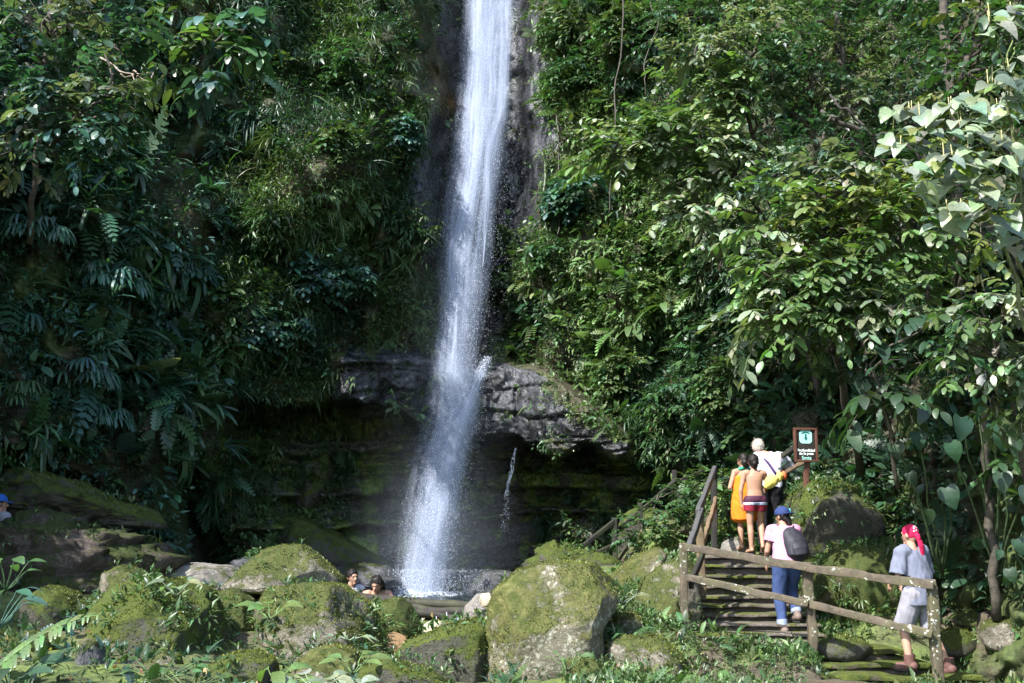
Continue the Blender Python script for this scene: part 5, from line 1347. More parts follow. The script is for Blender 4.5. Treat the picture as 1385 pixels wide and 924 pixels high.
def ground_cover(name, label, n, region, kinds, cols, on=None, lo=.0, hi=.12):
    acc = Acc()
    x0, x1, y0, y1 = region
    x = RNG.uniform(x0, x1, n * 3); y = RNG.uniform(y0, y1, n * 3); z = groundZ(x, y)
    p = np.stack([x, y, z], -1); px, py = project(p)
    m = (px > -60) & (px < 1450) & (py < 1000)
    if on is not None: m &= on(px, py, x, y)
    m &= fbm(p * .9, 3, 311) + RNG.normal(0, .2, len(p)) > -.12
    p = p[m][:n]; i = RNG.integers(0, len(kinds), len(p))
    for k, (tm, per, rad, L, dr) in enumerate(kinds):
        q = p[i == k]
        clumps(acc, tm, q + np.stack([q[:, 0] * 0, q[:, 0] * 0, RNG.uniform(lo, hi, len(q))], -1), np.tile([0, -.25, 1.], (len(q), 1)), per, rad, L, np.array(cols)[RNG.integers(0, len(cols), len(q))], dr)
    o = acc.build(name, M['leaf']); tag(o, label, 'ground cover', None, 'stuff'); return o
ground_cover('ground_herbs', 'low leafy herbs covering the earth bank in front of and beside the staircase', 6000, (.5, 7, 9.3, 17),
             [('small', 8, .06, .05, .1), ('lance', 8, .05, .07, .3), ('frond_s', 4, .02, .11, .1), ('tiny', 14, .08, .03, .1), ('tiny', 14, .08, .025, .1)], [G_MID, G_LIGHT, G_OLIVE, G_LIGHT * 1.1], lambda px, py, x, y: ~((px > 930) & (px < 1100) & (y > 12.5) & (y < 16)) & ~((px > 1110) & (px < 1300) & (y > 11.4) & (y < 13.2) & (RNG.random(len(px)) < .85)))
ground_cover('ground_herbs', 'dim green herbs and small ferns between the boulders on the left', 650, (-7, .2, 9, 17.5),
             [('small', 8, .07, .05, .1), ('lance', 8, .07, .09, .4), ('frond_s', 4, .03, .14, .1), ('tiny', 12, .09, .03, .3)], [G_MID, G_DEEP * 1.3, G_OLIVE, G_BLUE * 1.1], lambda px, py, x, y: ~((px > 505) & (px < 665)))
ground_cover('fallen_leaves', 'fallen yellow and brown leaves scattered over the ground and rocks', 700, (-6, 7, 9, 17), [('round', 1, .03, .06, .0)], [BROWN * 1.6, np.array([.3, .2, .06]), BROWN, np.array([.35, .28, .12])], None, .02, .05)

# ------------------------------------------------------------------ seedlings and plants of the foreground, each its own
def seedling(label, px, py, Y, leaves, tm, L, col, h=.25, name='seedling', spread=.35):
    b = P_(px, py, Y); e = empty(name, b, label, 'plant'); la, wa = Acc(), Acc()
    for i in range(leaves):
        az = i * 2.4 + RNG.uniform(-.3, .3); hh = h * RNG.uniform(.55, 1.0); tip = np.array([math.cos(az) * spread * .4, math.sin(az) * spread * .4, hh]); q = curve_pts((0, 0, 0), tip, 6, 0, .01, i)
        tube(wa, q, np.linspace(.007, .004, 6), 5, col * .8)
        d = np.array([math.cos(az), math.sin(az), RNG.uniform(-.1, .5)]); la = Acc(); place(la, tm, q[-1:], [norm(d)], [norm(np.array([0, -.35, 1]) + RNG.normal(0, .12, 3))], L * RNG.uniform(.75, 1.15), col * RNG.uniform(.85, 1.2), .08); la.build('leaf', M['leaf_gloss'], e)
    wa.build('stem', M['bark'], e); return e
seedling('bright seedling with broad upright leaves at the bottom edge', 372, 930, 9.2, 4, 'banana', .36, G_LIGHT * 1.3, .16)
seedling('bright green seedling with pointed leaves on the low yellow mossed stone', 478, 912, 9.6, 6, 'big', .22, G_LIGHT * 1.2, .16)
seedling('sunlit broad leaved plant growing on the broad sloping boulder', 365, 838, 11.6, 8, 'heart', .2, G_LIGHT * 1.2, .16, spread=.45)
seedling('cluster of pale round leaves at the bottom edge beside the bright seedling', 425, 936, 9.0, 8, 'heart', .15, G_PALE, .12, spread=.5)
seedling('pale leaves at the bottom edge between the two foreground stones', 465, 938, 8.9, 6, 'heart', .13, G_PALE, .10, spread=.4)
seedling('plant with long oval leaves at the left rim above the big fern', -2, 850, 9.8, 9, 'big', .2, G_BLUE * 1.3, .36, spread=.5)
seedling('plant with yellowish oval leaves at the left rim behind the oval leaved one', 8, 800, 11.4, 8, 'big', .22, G_MID * 1.5, .35, spread=.5)
seedling('dark star shaped plant in the bottom left corner', 12, 930, 8.8, 8, 'big', .3, G_DEEP * 1.4, .2, spread=.5)
seedling('little pale rosette growing on the sloping boulder near the orange stone', 472, 866, 11.5, 10, 'lance', .16, G_PALE, .05)
seedling('small plant with two pale leaves on the herb covered boulder', 238, 806, 11.1, 5, 'heart', .17, G_PALE * .9, .14)
seedling('leafy sprig growing up the front of the huge squarish boulder', 768, 908, 10.4, 7, 'big', .12, G_LIGHT, .16)
seedling('tufted fern like plant right of the huge boulder', 852, 866, 11.8, 10, 'lance', .22, G_MID * 1.4, .12)
seedling('pale leaved sprig in the cleft right of the huge boulder', 842, 818, 12.6, 7, 'lance', .2, G_PALE * .8, .15)
seedling('bushy herb in the foreground under the hollowed boulder', 215, 925, 9.6, 12, 'big', .12, G_MID * 1.3, .18, spread=.8)
seedling('second bushy herb in the foreground right of the first, under the hollowed boulder', 255, 935, 9.4, 12, 'big', .11, G_OLIVE * 1.2, .16, spread=.7)
def big_frond(label, px, py, Y, ax, ay, Y2, L, col, n=16):
    a = P_(px, py, Y); b = P_(ax, ay, Y2); e = empty('big_fern_leaf', a, label, 'fern'); la, wa = Acc(), Acc()
    q = curve_pts((0, 0, 0), b - a, 26, -.10, 0); tube(wa, q, np.linspace(.01, .004, 26), 5, col * .8)
    t = np.linspace(.15, 1, n); idx = (t * 25).astype(int); tg = norm(np.gradient(q, axis=0))[idx]
    up = np.array([-.1, -.55, .8]); sd = norm(np.cross(up, tg))
    for s in (-1, 1):
        d = norm(sd * s + tg * .35 + [0, 0, -.12]); Ls = L * np.interp(t, [0, .3, .75, 1], [.8, 1, .7, .3])
        place(la, leaf_big(.3, [(0, .5), (.15, .9), (.5, .75), (.85, .35), (1, 0)], .05, .15, 6), q[idx], d, np.tile(up, (n, 1)), Ls, col, .1)
    wa.build('stem', M['bark'], e); la.build('foliage', M['leaf_gloss'], e)
big_frond('large arching fern leaf with sunlit yellow green tip in the lower left corner', -25, 925, 8.9, 132, 832, 8.6, .19, G_LIGHT * 1.1)
big_frond('smaller dark fern leaf under the large arching one in the lower left corner', 10, 950, 9.2, 105, 880, 8.9, .16, G_MID)
# ------------------------------------------------------------------ people
SKIN = dict(a=(.38, .2, .13), b=(.42, .24, .16), c=(.3, .16, .1))
M['skin_tan'] = plain('tan_skin', (.36, .2, .135), .55, .1, 12, .05)
M['skin_light'] = plain('light_skin', (.4, .235, .165), .55, .1, 12, .05)
M['hair_dark'] = plain('dark_hair', (.012, .009, .008), .5, .5, 60, .5)
M['hair_white'] = plain('white_hair', (.4, .36, .31), .7, .35, 60, .5)
M['shirt_white'] = plain('white_cotton', (.46, .45, .52), .9, .1, 8, .15)
M['shirt_pink'] = plain('pink_cotton', (.46, .22, .34), .9, .08, 8, .15)
M['tunic'] = plain('grey_blue_linen', (.14, .153, .205), .9, .12, 9, .3)
M['shorts_pale'] = plain('pale_cotton', (.24, .235, .27), .9, .1, 9, .3)
M['jeans'] = plain('blue_denim', (.035, .06, .15), .85, .3, 16, .3)
M['denim_pale'] = plain('turned_up_denim', (.22, .26, .36), .85, .2, 16, .3)
M['trunks'] = plain('dark_plum_swim_trunks', (.05, .012, .03), .7, .2, 10, .1)
M['trunk_red'] = plain('red_swim_fabric', (.2, .012, .03), .7, .2, 10, .1)
M['stripe'] = plain('pale_blue_stripe', (.42, .48, .66), .7, .15, 10, .1)
M['trousers_dark'] = plain('dark_trousers', (.02, .02, .025), .85, .2, 10, .2)
M['cloth_orange'] = plain('orange_towel', (.62, .17, .012), .95, .15, 25, .4)
M['cloth_yellow'] = plain('yellow_towel', (.6, .5, .13), .95, .15, 25, .4)
M['cloth_red'] = plain('orange_red_cloth', (.7, .13, .05), .95, .15, 25, .4)
M['green_cloth'] = plain('green_cloth', (.03, .22, .16), .9, .15, 25, .3)
M['scarf'] = plain('red_headscarf', (.5, .012, .07), .85, .25, 18, .2)
M['scarf_print'] = plain('pale_scarf_print', (.75, .4, .45), .85, .1, 18, .1)
M['cap'] = plain('navy_cap', (.02, .035, .12), .85, .2, 20, .2)
M['cap_blue'] = plain('bright_blue_cap', (.02, .1, .42), .85, .2, 20, .2)
M['cap_print'] = plain('teal_print', (.05, .25, .35), .7, .1, 20, .1)
M['pack'] = plain('black_nylon', (.022, .022, .03), .6, .3, 14, .3)
M['strap'] = plain('dark_purple_strap', (.05, .02, .09), .7, .1, 14, .1)
M['boot'] = plain('brown_boot_leather', (.12, .06, .05), .7, .25, 20, .3)
M['shoe'] = plain('grey_brown_shoe', (.16, .12, .1), .8, .2, 20, .3)
M['sole'] = plain('dark_rubber', (.02, .02, .02), .7, .2, 20, .1)
M['eye'] = plain('dark_eye', (.02, .015, .012), .3, .1, 5, 0)
M['lips'] = plain('lip', (.35, .12, .1), .5, .1, 5, 0)
M['bikini'] = plain('dark_swimwear', (.02, .015, .03), .6, .2, 10, 0)

def cone_geo(a, b, ra, rb, seg=14, k=4):
    a, b = Vector(a), Vector(b); d = b - a; L = max(d.length, 1e-5)
    q = Vector((0, 0, 1)).rotation_difference(d.normalized()) if L > 1e-4 else Matrix.Identity(3).to_quaternion()
    prof = [(-ra * math.cos(math.pi / 2 * i / k), ra * math.sin(math.pi / 2 * i / k)) for i in range(k + 1)]
    prof += [(L * j / 4, ra + (rb - ra) * j / 4) for j in range(1, 4)]
    prof += [(L + rb * math.sin(math.pi / 2 * i / k), rb * math.cos(math.pi / 2 * i / k)) for i in range(k + 1)]
    V = []; n = len(prof)
    for (z, r) in prof:
        for j in range(seg):
            t = 2 * math.pi * j / seg; V.append(tuple(a + q @ Vector((max(r, 1e-4) * math.cos(t), max(r, 1e-4) * math.sin(t), z))))
    Q = [(i * seg + j, i * seg + (j + 1) % seg, (i + 1) * seg + (j + 1) % seg, (i + 1) * seg + j) for i in range(n - 1) for j in range(seg)]
    Q = np.array(Q); V += [tuple(a + q @ Vector((0, 0, prof[0][0]))), tuple(a + q @ Vector((0, 0, prof[-1][0])))]
    T = [(n * seg, (j + 1) % seg, j) for j in range(seg)] + [(n * seg + 1, (n - 1) * seg + j, (n - 1) * seg + (j + 1) % seg) for j in range(seg)]
    return np.array(V), np.array(T), Q

def rings_geo(rings, seg=20):
    """closed loft: rings of (centre, rx, ry, side axis)"""
    V = []; n = len(rings)
    for (c, rx, ry, ax) in rings:
        ax = np.array(ax, float); i0 = len(V) // seg
        nxt = np.array(rings[min(i0 + 1, n - 1)][0]) - np.array(rings[max(i0 - 1, 0)][0]); up = norm(nxt); s = norm(ax - up * (ax @ up)); f = np.cross(up, s)
        for j in range(seg):
            t = 2 * math.pi * j / seg; V.append(np.array(c) + s * rx * math.cos(t) + f * ry * math.sin(t))
    Q = [(i * seg + j, i * seg + (j + 1) % seg, (i + 1) * seg + (j + 1) % seg, (i + 1) * seg + j) for i in range(n - 1) for j in range(seg)]
    V += [np.array(rings[0][0]), np.array(rings[-1][0])]
    T = [(n * seg, (j + 1) % seg, j) for j in range(seg)] + [(n * seg + 1, (n - 1) * seg + j, (n - 1) * seg + (j + 1) % seg) for j in range(seg)]
    return np.array(V), np.array(T), np.array(Q)

def ball_geo(c, r, rot=None, fn=None):
    U, T = ICO[4]; V = U * np.array(r)
    if fn: V = fn(U, V)
    if rot is not None: V = V @ np.asarray(rot).T
    return V + np.array(c), T, None

def fuse(name, geos, voxel=.009, smooth=3, cuts=(), puff=0, thick=0, folds=0, seed=0):
    """melt overlapping solids into one continuous skin; cuts: (point, normal, radius) trims a hem"""
    acc = Acc()
    for (V, T, Q) in geos: acc.add(V, T, Q)
    me = acc.mesh(name + '_raw'); me.attributes.remove(me.attributes['Col']); ob = bpy.data.objects.new('raw', me); COL.objects.link(ob)
    m = ob.modifiers.new('r', 'REMESH'); m.mode = 'VOXEL'; m.voxel_size = voxel; m.use_smooth_shade = True
    if smooth: s = ob.modifiers.new('s', 'SMOOTH'); s.iterations = smooth; s.factor = .5
    dg = bpy.context.evaluated_depsgraph_get(); me2 = bpy.data.meshes.new_from_object(ob.evaluated_get(dg))
    bpy.data.objects.remove(ob); bpy.data.meshes.remove(me)
    if folds:
        V = np.zeros(len(me2.vertices) * 3, np.float32); me2.vertices.foreach_get('co', V); V = V.reshape(-1, 3)
        nr = np.array([v.normal[:] for v in me2.vertices])
        f = fbm(np.stack([V[:, 0] * 9, V[:, 1] * 9, V[:, 2] * 3.2], -1) + seed, 3, 400 + seed) + .5 * np.sin((V[:, 0] + V[:, 2] * .4) * 45 + fbm(V * 6, 2, 410) * 5) * .4
        V = V + nr * (f * folds)[:, None]; me2.vertices.foreach_set('co', V.astype(np.float32).ravel())
    if cuts or thick:
        bm = bmesh.new(); bm.from_mesh(me2)
        for (c, no, rad) in cuts:
            c = Vector(c); vs_ = [v for v in bm.verts if (v.co - c).length < rad]; S = set(vs_)
            fs = [f for f in bm.faces if all(v in S for v in f.verts)]; es = list({e for f in fs for e in f.edges})
            bmesh.ops.bisect_plane(bm, geom=list({v for f in fs for v in f.verts}) + es + fs, plane_co=c, plane_no=Vector(no), clear_outer=True)
        loose = [v for v in bm.verts if not v.link_faces]
        if loose: bmesh.ops.delete(bm, geom=loose, context='VERTS')
        bm.to_mesh(me2); bm.free()
        if thick:
            ob = bpy.data.objects.new('raw', me2); COL.objects.link(ob); so_ = ob.modifiers.new('t', 'SOLIDIFY'); so_.thickness = thick; so_.offset = 1
            dg = bpy.context.evaluated_depsgraph_get(); me3 = bpy.data.meshes.new_from_object(ob.evaluated_get(dg)); bpy.data.objects.remove(ob); bpy.data.meshes.remove(me2); me2 = me3
    me2.name = name; me2.materials.clear()
    me2.polygons.foreach_set('use_smooth', np.ones(len(me2.polygons), bool)); me2.update()
    return me2

def headrot(yaw=0, pitch=0, roll=0):
    return np.array((Matrix.Rotation(yaw, 3, 'Z') @ Matrix.Rotation(pitch, 3, 'X') @ Matrix.Rotation(roll, 3, 'Y')))

def head_geos(c, rot, s=1.0):
    def shape(U, V):
        V = V.copy(); low = np.clip(-U[:, 2], 0, 1); V[:, 0] *= 1 - .28 * low; V[:, 1] += .012 * low * (U[:, 1] > 0)
        V[:, 1] -= .012 * np.clip(U[:, 2], 0, 1); return V
    r = np.asarray(rot); c = np.array(c)
    L = lambda v: c + r @ (np.array(v) * s)
    g = [ball_geo(c, np.array([.073, .092, .113]) * s, r, shape)]
    g.append(cone_geo(L((0, .082, .012)), L((0, .108, -.022)), .010 * s, .017 * s))           # nose
    g.append(cone_geo(L((-.02, .085, -.052)), L((.02, .085, -.052)), .011 * s, .011 * s))       # lips
    g.append(cone_geo(L((-.03, .078, .03)), L((.03, .078, .03)), .016 * s, .016 * s))           # brow
    g.append(cone_geo(L((0, .07, -.09)), L((0, .075, -.085)), .026 * s, .024 * s))              # chin
    for sx in (-1, 1): g.append(ball_geo(L((sx * .075, -.01, -.01)), np.array([.012, .022, .034]) * s, r))
    return g

def hand_geos(w, d, side, curl=.5, s=1.0, palm_n=(0, 0, 1)):
    """palm and five bent fingers; w wrist, d direction of the hand, palm_n the back-of-hand side"""
    w = np.array(w, float); x = norm(d); z = norm(np.array(palm_n, float) - x * (np.array(palm_n) @ x)); y = np.cross(z, x) * side
    L = lambda a, b, c_: w + (x * a + y * b + z * c_) * s
    g = [rings_geo([(L(-.01, 0, 0), .024 * s, .017 * s, y), (L(.03, 0, 0), .036 * s, .014 * s, y), (L(.07, 0, 0), .042 * s, .014 * s, y), (L(.092, 0, 0), .038 * s, .011 * s, y)], 12)]
    for i, (b, ln) in enumerate(((-.030, .068), (-.010, .078), (.011, .072), (.031, .056))):
        a0 = L(.085, b, 0); a1 = L(.085 + ln * .45 * math.cos(curl * .5), b * 1.12, -ln * .45 * math.sin(curl * .5)); a2 = L(.085 + ln * (.45 * math.cos(curl * .5) + .3 * math.cos(curl * 1.4)), b * 1.15, -ln * (.45 * math.sin(curl * .5) + .3 * math.sin(curl * 1.4)))
        a3 = a2 + (x * math.cos(curl * 2) - z * math.sin(curl * 2)) * ln * .25 * s
        g += [cone_geo(a0, a1, .0095 * s, .009 * s, 8, 2), cone_geo(a1, a2, .009 * s, .008 * s, 8, 2), cone_geo(a2, a3, .008 * s, .0065 * s, 8, 2)]
    t0 = L(.025, -.034, -.004); t1 = L(.058, -.058, -.016); t2 = L(.085, -.060, -.026)
    g += [cone_geo(t0, t1, .013 * s, .0105 * s, 8, 2), cone_geo(t1, t2, .0105 * s, .008 * s, 8, 2)]
    return g

def default_pose(h=1.7):
    k = h / 1.7
    J = dict(pelvis=(0, 0, .94), waist=(0, 0, 1.10), chest=(0, 0, 1.28), top=(0, 0, 1.40), neck=(0, .0, 1.47), head=(0, .02, 1.60),
             shL=(-.175, 0, 1.395), shR=(.175, 0, 1.395), elL=(-.23, -.01, 1.11), elR=(.23, -.01, 1.11), wrL=(-.22, .08, .87), wrR=(.22, .08, .87),
             hiL=(-.095, 0, .91), hiR=(.095, 0, .91), knL=(-.10, .02, .49), knR=(.10, .02, .49), anL=(-.10, -.01, .085), anR=(.10, -.01, .085))
    return {a: np.array(b) * k for a, b in J.items()}, k

def body_geos(J, k, slim=1.0, head=True, yaw=0, pitch=0, roll=0, legs=True, feet=True, footdir=None, hands=True, curl=.5, handdir=None, hs=1.0, palm=None, fem=0):
    ax = J['shR'] - J['shL']; axh = J['hiR'] - J['hiL']; q = slim * k
    g = [rings_geo([(J['pelvis'] + (J['pelvis'] - J['waist']) * .55, .10 * q, .075 * q, axh), (J['pelvis'] + (J['pelvis'] - J['waist']) * .2, .155 * q, .105 * q, axh), (J['pelvis'], (.162 + .01 * fem) * q, .11 * q, axh), (J['waist'], (.138 - .015 * fem) * q, .095 * q, axh + ax),
                    (J['chest'], .158 * q, .108 * q, ax), (J['top'] * .55 + J['chest'] * .45, .165 * q, .10 * q, ax), (J['top'], .145 * q, .08 * q, ax), (J['neck'] * .6 + J['top'] * .4, .075 * q, .06 * q, ax), (J['neck'], .052 * q, .052 * q, ax)])]
    g.append(cone_geo(J['top'] * .3 + J['neck'] * .7, J['head'] - np.array([0, 0, .05 * k]), .056 * k, .05 * k))
    if head: g += head_geos(J['head'], headrot(yaw, pitch, roll), k * hs)
    for s in 'LR':
        sg_ = -1 if s == 'L' else 1
        g += [cone_geo(J['sh' + s] * .75 + J['top'] * .25, J['sh' + s], .068 * q, .058 * q), cone_geo(J['sh' + s], J['el' + s], .054 * q, .041 * q), cone_geo(J['el' + s], J['wr' + s], .043 * q, .027 * q)]
        if hands:
            d = (handdir or {}).get(s, J['wr' + s] - J['el' + s]); pn = (palm or {}).get(s, (sg_ * 1.0, .3, .2)); g += hand_geos(J['wr' + s], d, sg_, curl, k, pn)
        if legs:
            g += [cone_geo(J['hi' + s], J['kn' + s], .092 * q, .056 * q), cone_geo(J['kn' + s], J['kn' + s] * .65 + J['an' + s] * .35 + np.array([0, -.012, 0]), .054 * q, .056 * q), cone_geo(J['kn' + s] * .65 + J['an' + s] * .35 + np.array([0, -.012, 0]), J['an' + s], .056 * q, .036 * q)]
            if feet:
                fd = norm((footdir or {}).get(s, (0.0, 1, -.12))); a = J['an' + s]; g += [cone_geo(a + fd * -.02 + np.array([0, 0, -.035 * k]), a + fd * .15 * k + np.array([0, 0, -.045 * k]), .038 * k, .03 * k), cone_geo(a + fd * .13 * k + np.array([0, 0, -.045 * k]), a + fd * .19 * k + np.array([0, 0, -.05 * k]), .036 * k, .024 * k)]
    return g

def shoe_geos(J, k, s, fd=(0, 1, -.12), up=.06, big=1.15):
    fd = norm(fd); a = J['an' + s]; D = np.array([0, 0, -1.])
    return [cone_geo(a + fd * -.035 * k + D * .035 * k, a + fd * .15 * k + D * .042 * k, .046 * k * big, .038 * k * big), cone_geo(a + fd * .12 * k + D * .042 * k, a + fd * .2 * k + D * .048 * k, .042 * k * big, .03 * k * big), cone_geo(a, a + np.array([0, 0, up]), .047 * k * big, .05 * k * big)]
def sole_geos(J, k, s, fd=(0, 1, -.12)):
    fd = norm(fd); a = J['an' + s] + np.array([0, 0, -.083 * k]); sd = np.cross(fd, [0, 0, 1.])
    return [rings_geo([(a + np.array([0, 0, -.012]) + fd * .08 * k, .052 * k, .145 * k, sd), (a + np.array([0, 0, .012]) + fd * .08 * k, .052 * k, .145 * k, sd)])]

def torso_cloth(J, k, ease=.022, sleeve=.6, hem=None, fem=0, short_hem=.0, hemflare=1.0):
    ax = J['shR'] - J['shL']; axh = J['hiR'] - J['hiL']; low = J['pelvis'] + (J['pelvis'] - J['waist']) * (hem if hem is not None else .3)
    g = [rings_geo([(low, (.165 * k + ease) * hemflare, (.12 * k + ease) * hemflare, axh), (J['pelvis'], .166 * k + ease, .118 * k + ease, axh), (J['waist'], .148 * k + ease, .105 * k + ease, ax), (J['chest'], .162 * k + ease, .112 * k + ease, ax), (J['top'] * .55 + J['chest'] * .45, .168 * k + ease * .8, .103 * k + ease * .8, ax), (J['top'], .15 * k + ease * .6, .085 * k + ease * .6, ax), (J['neck'] * .4 + J['top'] * .6, .085 * k, .07 * k, ax)])]
    cuts = [(low, J['pelvis'] - J['waist'] if hem is None else low - J['pelvis'], .35)]
    cuts[0] = (low + (J['waist'] - low) * .04, low - J['waist'], .40)
    for s in 'LR':
        e = J['sh' + s] + (J['el' + s] - J['sh' + s]) * sleeve
        if sleeve > 1: e = J['el' + s] + (J['wr' + s] - J['el' + s]) * (sleeve - 1)
        g.append(cone_geo(J['sh' + s] * .75 + J['top'] * .25, J['sh' + s], .07 * k + ease * .7, .062 * k + ease * .8))
        if sleeve <= 1: g.append(cone_geo(J['sh' + s], e, .06 * k + ease * .8, .052 * k + ease * 1.4)); cuts.append((e, J['el' + s] - J['sh' + s], .13))
        else: g.append(cone_geo(J['sh' + s], J['el' + s], .06 * k + ease * .8, .048 * k + ease)); g.append(cone_geo(J['el' + s], e, .048 * k + ease, .038 * k + ease)); cuts.append((e, J['wr' + s] - J['el' + s], .10))
    return g, cuts

def leg_cloth(J, k, frac=1.0, ease=.02, top=.35, loose=1.0):
    """shorts or trousers; frac runs 0..1 hip to knee, 1..2 knee to ankle"""
    axh = J['hiR'] - J['hiL']; up_ = J['waist'] - J['pelvis']
    g = [rings_geo([(J['pelvis'] - up_ * .55, .10 * k + ease, .08 * k + ease, axh), (J['pelvis'] - up_ * .15, .16 * k + ease, .112 * k + ease, axh), (J['pelvis'] + up_ * top, .16 * k + ease * .6, .108 * k + ease * .6, axh)])]
    cuts = [(J['pelvis'] + up_ * (top - .02), up_, .3)]
    for s in 'LR':
        if frac <= 1:
            e = J['hi' + s] + (J['kn' + s] - J['hi' + s]) * frac; g.append(cone_geo(J['hi' + s], e, .098 * k + ease, (.098 - .03 * frac) * k + ease * 1.3 * loose)); cuts.append((e, J['kn' + s] - J['hi' + s], .17))
        else:
            e = J['kn' + s] + (J['an' + s] - J['kn' + s]) * (frac - 1); g += [cone_geo(J['hi' + s], J['kn' + s], .098 * k + ease, .064 * k + ease), cone_geo(J['kn' + s], e, .064 * k + ease, .048 * k + ease * loose)]; cuts.append((e, J['an' + s] - J['kn' + s], .12))
    return g, cuts

class Fig:
    def __init__(s, label, loc, rz, skin, bodygeos, voxel=.0085):
        s.e = empty('person', loc, label, 'person', None, rz); s.add('body', fuse('body', bodygeos, voxel, 4), skin)
    def add(s, name, me, mat, parent=None):
        o = obj(name, me, M[mat], parent or s.e); return o
    def garment(s, name, gc, mat, voxel=.012, folds=.006, thick=.004, seed=0, smooth=3, extra=()):
        g, c = gc; return s.add(name, fuse(name, g, voxel, smooth, list(c) + list(extra), 0, thick, folds, seed), mat)

def hair_geo(c, rot, s, short=True, bangs=0):
    c = np.array(c); r = np.asarray(rot)
    def shape(U, V):
        V = V.copy(); n = fbm(U * 5, 3, 55); V *= (1 + .05 * n)[:, None]; return V
    g = [ball_geo(c + r @ (np.array([0, -.018, .022]) * s), np.array([.084, .094, .108]) * s, r, shape)]
    return g
def hair_mesh(c, rot, s, extra=(), cut=True):
    c = np.array(c); r = np.asarray(rot); g = hair_geo(c, rot, s) + list(extra)
    n = r @ np.array([0, .75, -.62]); me = fuse('hair', g, .008, 1, [(c + r @ (np.array([0, .055, .04]) * s), n, .5)], 0, .0, 0)
    nv = len(me.vertices); V = np.zeros(nv * 3, np.float32); me.vertices.foreach_get('co', V); V = V.reshape(-1, 3)
    F = [list(p.vertices) for p in me.polygons]; acc = Acc(); acc.add(V, [f for f in F if len(f) == 3], [f for f in F if len(f) == 4])
    k = RNG.integers(0, nv, 420); p = V[k]; u = norm(p - c); d = norm(np.array([0, 0, -1.]) + (p[:, 2:3] < c[2]) * u * .2 - u * (u @ np.array([0, 0, -1.]))[:, None] + RNG.normal(0, .3, p.shape))
    place(acc, 'lance', p + u * .002, d, u + RNG.normal(0, .2, u.shape), RNG.uniform(.02, .042, len(k)) * s, (.1, .1, .1))
    return acc.mesh('hair')

# ---- walker with the red headscarf
J, k = default_pose(1.72)
J.update(knL=np.array([-.13, .16, .52]), anL=np.array([-.16, .06, .13]), knR=np.array([.13, -.02, .47]), anR=np.array([.24, -.16, .09]), hiR=np.array([.10, 0, .90]),
         elL=np.array([-.27, .06, 1.12]), wrL=np.array([-.17, .27, 1.02]), elR=np.array([.235, .07, 1.13]), wrR=np.array([.16, .27, 1.02]))
for n_ in ('chest', 'top', 'neck', 'head', 'shL', 'shR'): J[n_] = J[n_] + np.array([-.02, .05, -.01])
hy = .12
loc = P(1250, 912, 12.15)
f = Fig('walker in a grey blue tunic, pale shorts and red patterned headscarf behind the railing', loc, R(28), 'skin_light', body_geos(J, k, .97, True, hy, -.1, 0, footdir={'L': (-.35, .9, -.1), 'R': (-.1, .95, -.25)}), .0085)
f.e.scale = (.91, .91, .91)
f.garment('tunic', torso_cloth(J, k, .034, .9, 1.05, hemflare=1.06), 'tunic', folds=.020, seed=2)
f.garment('shorts', leg_cloth(J, k, .93, .03, .3), 'shorts_pale', folds=.018, seed=3)
for s_ in 'LR':
    fd = {'L': (-.35, .9, -.05), 'R': (-.1, .95, -.25)}[s_]
    b = f.add('boot', fuse('boot', shoe_geos(J, k, s_, fd, .09, 1.2), .008, 2, [(J['an' + s_] + np.array([0, 0, .10]), (0, 0, 1), .12)], 0, .004), 'boot')
    f.add('sole', fuse('sole', sole_geos(J, k, s_, fd), .009, 1), 'sole', b)
hr = headrot(hy, -.1, 0); hc = J['head']
sc = f.add('headscarf', fuse('headscarf', [ball_geo(hc + hr @ np.array([0, -.012, .028]), (.083, .1, .1), hr), cone_geo(hc + hr @ np.array([0, -.1, -.02]), hc + hr @ np.array([.0, -.11, -.05]), .035, .03)], .008, 2, [(hc + hr @ np.array([0, .06, .02]), hr @ np.array([0, .55, -.83]), .5)], 0, 0, .003), 'scarf')
f.add('scarf_tail', fuse('scarf_tail', [rings_geo([(hc + hr @ np.array([0, -.11, -.04]), .03, .018, (1, 0, 0)), (hc + np.array([.035, -.135, -.13]), .045, .016, (1, 0, 0)), (hc + np.array([.05, -.135, -.24]), .034, .012, (1, .2, 0)), (hc + np.array([.055, -.13, -.31]), .008, .006, (1, .3, 0))])], .007, 2, (), 0, 0, .006), 'scarf', sc)
acc = Acc()
for (a_, b_) in ((-.5, .5), (.1, .55), (.55, .35), (-.2, .15), (.35, .05), (-.62, .1), (.0, .85), (-.35, .8), (.62, .7)):
    d = hr @ norm(np.array([a_, -1, b_])); c0 = hc + hr @ np.array([0, -.012, .028]); p0 = c0 + hr @ (np.array([.083, .1, .1]) * (hr.T @ d)) * 1.02
    y1 = norm(np.cross(d, [0, 0, 1.])); z1 = np.cross(y1, d); t = np.linspace(0, 2 * np.pi, 9)[:-1]
    V = np.concatenate([p0 + (np.cos(t)[:, None] * y1 + np.sin(t)[:, None] * z1) * .0125, [p0 + d * .003]]); acc.add(V, [(8, i, (i + 1) % 8) for i in range(8)])
f.add('scarf_pattern', acc.mesh('scarf_pattern'), 'scarf_print', sc)

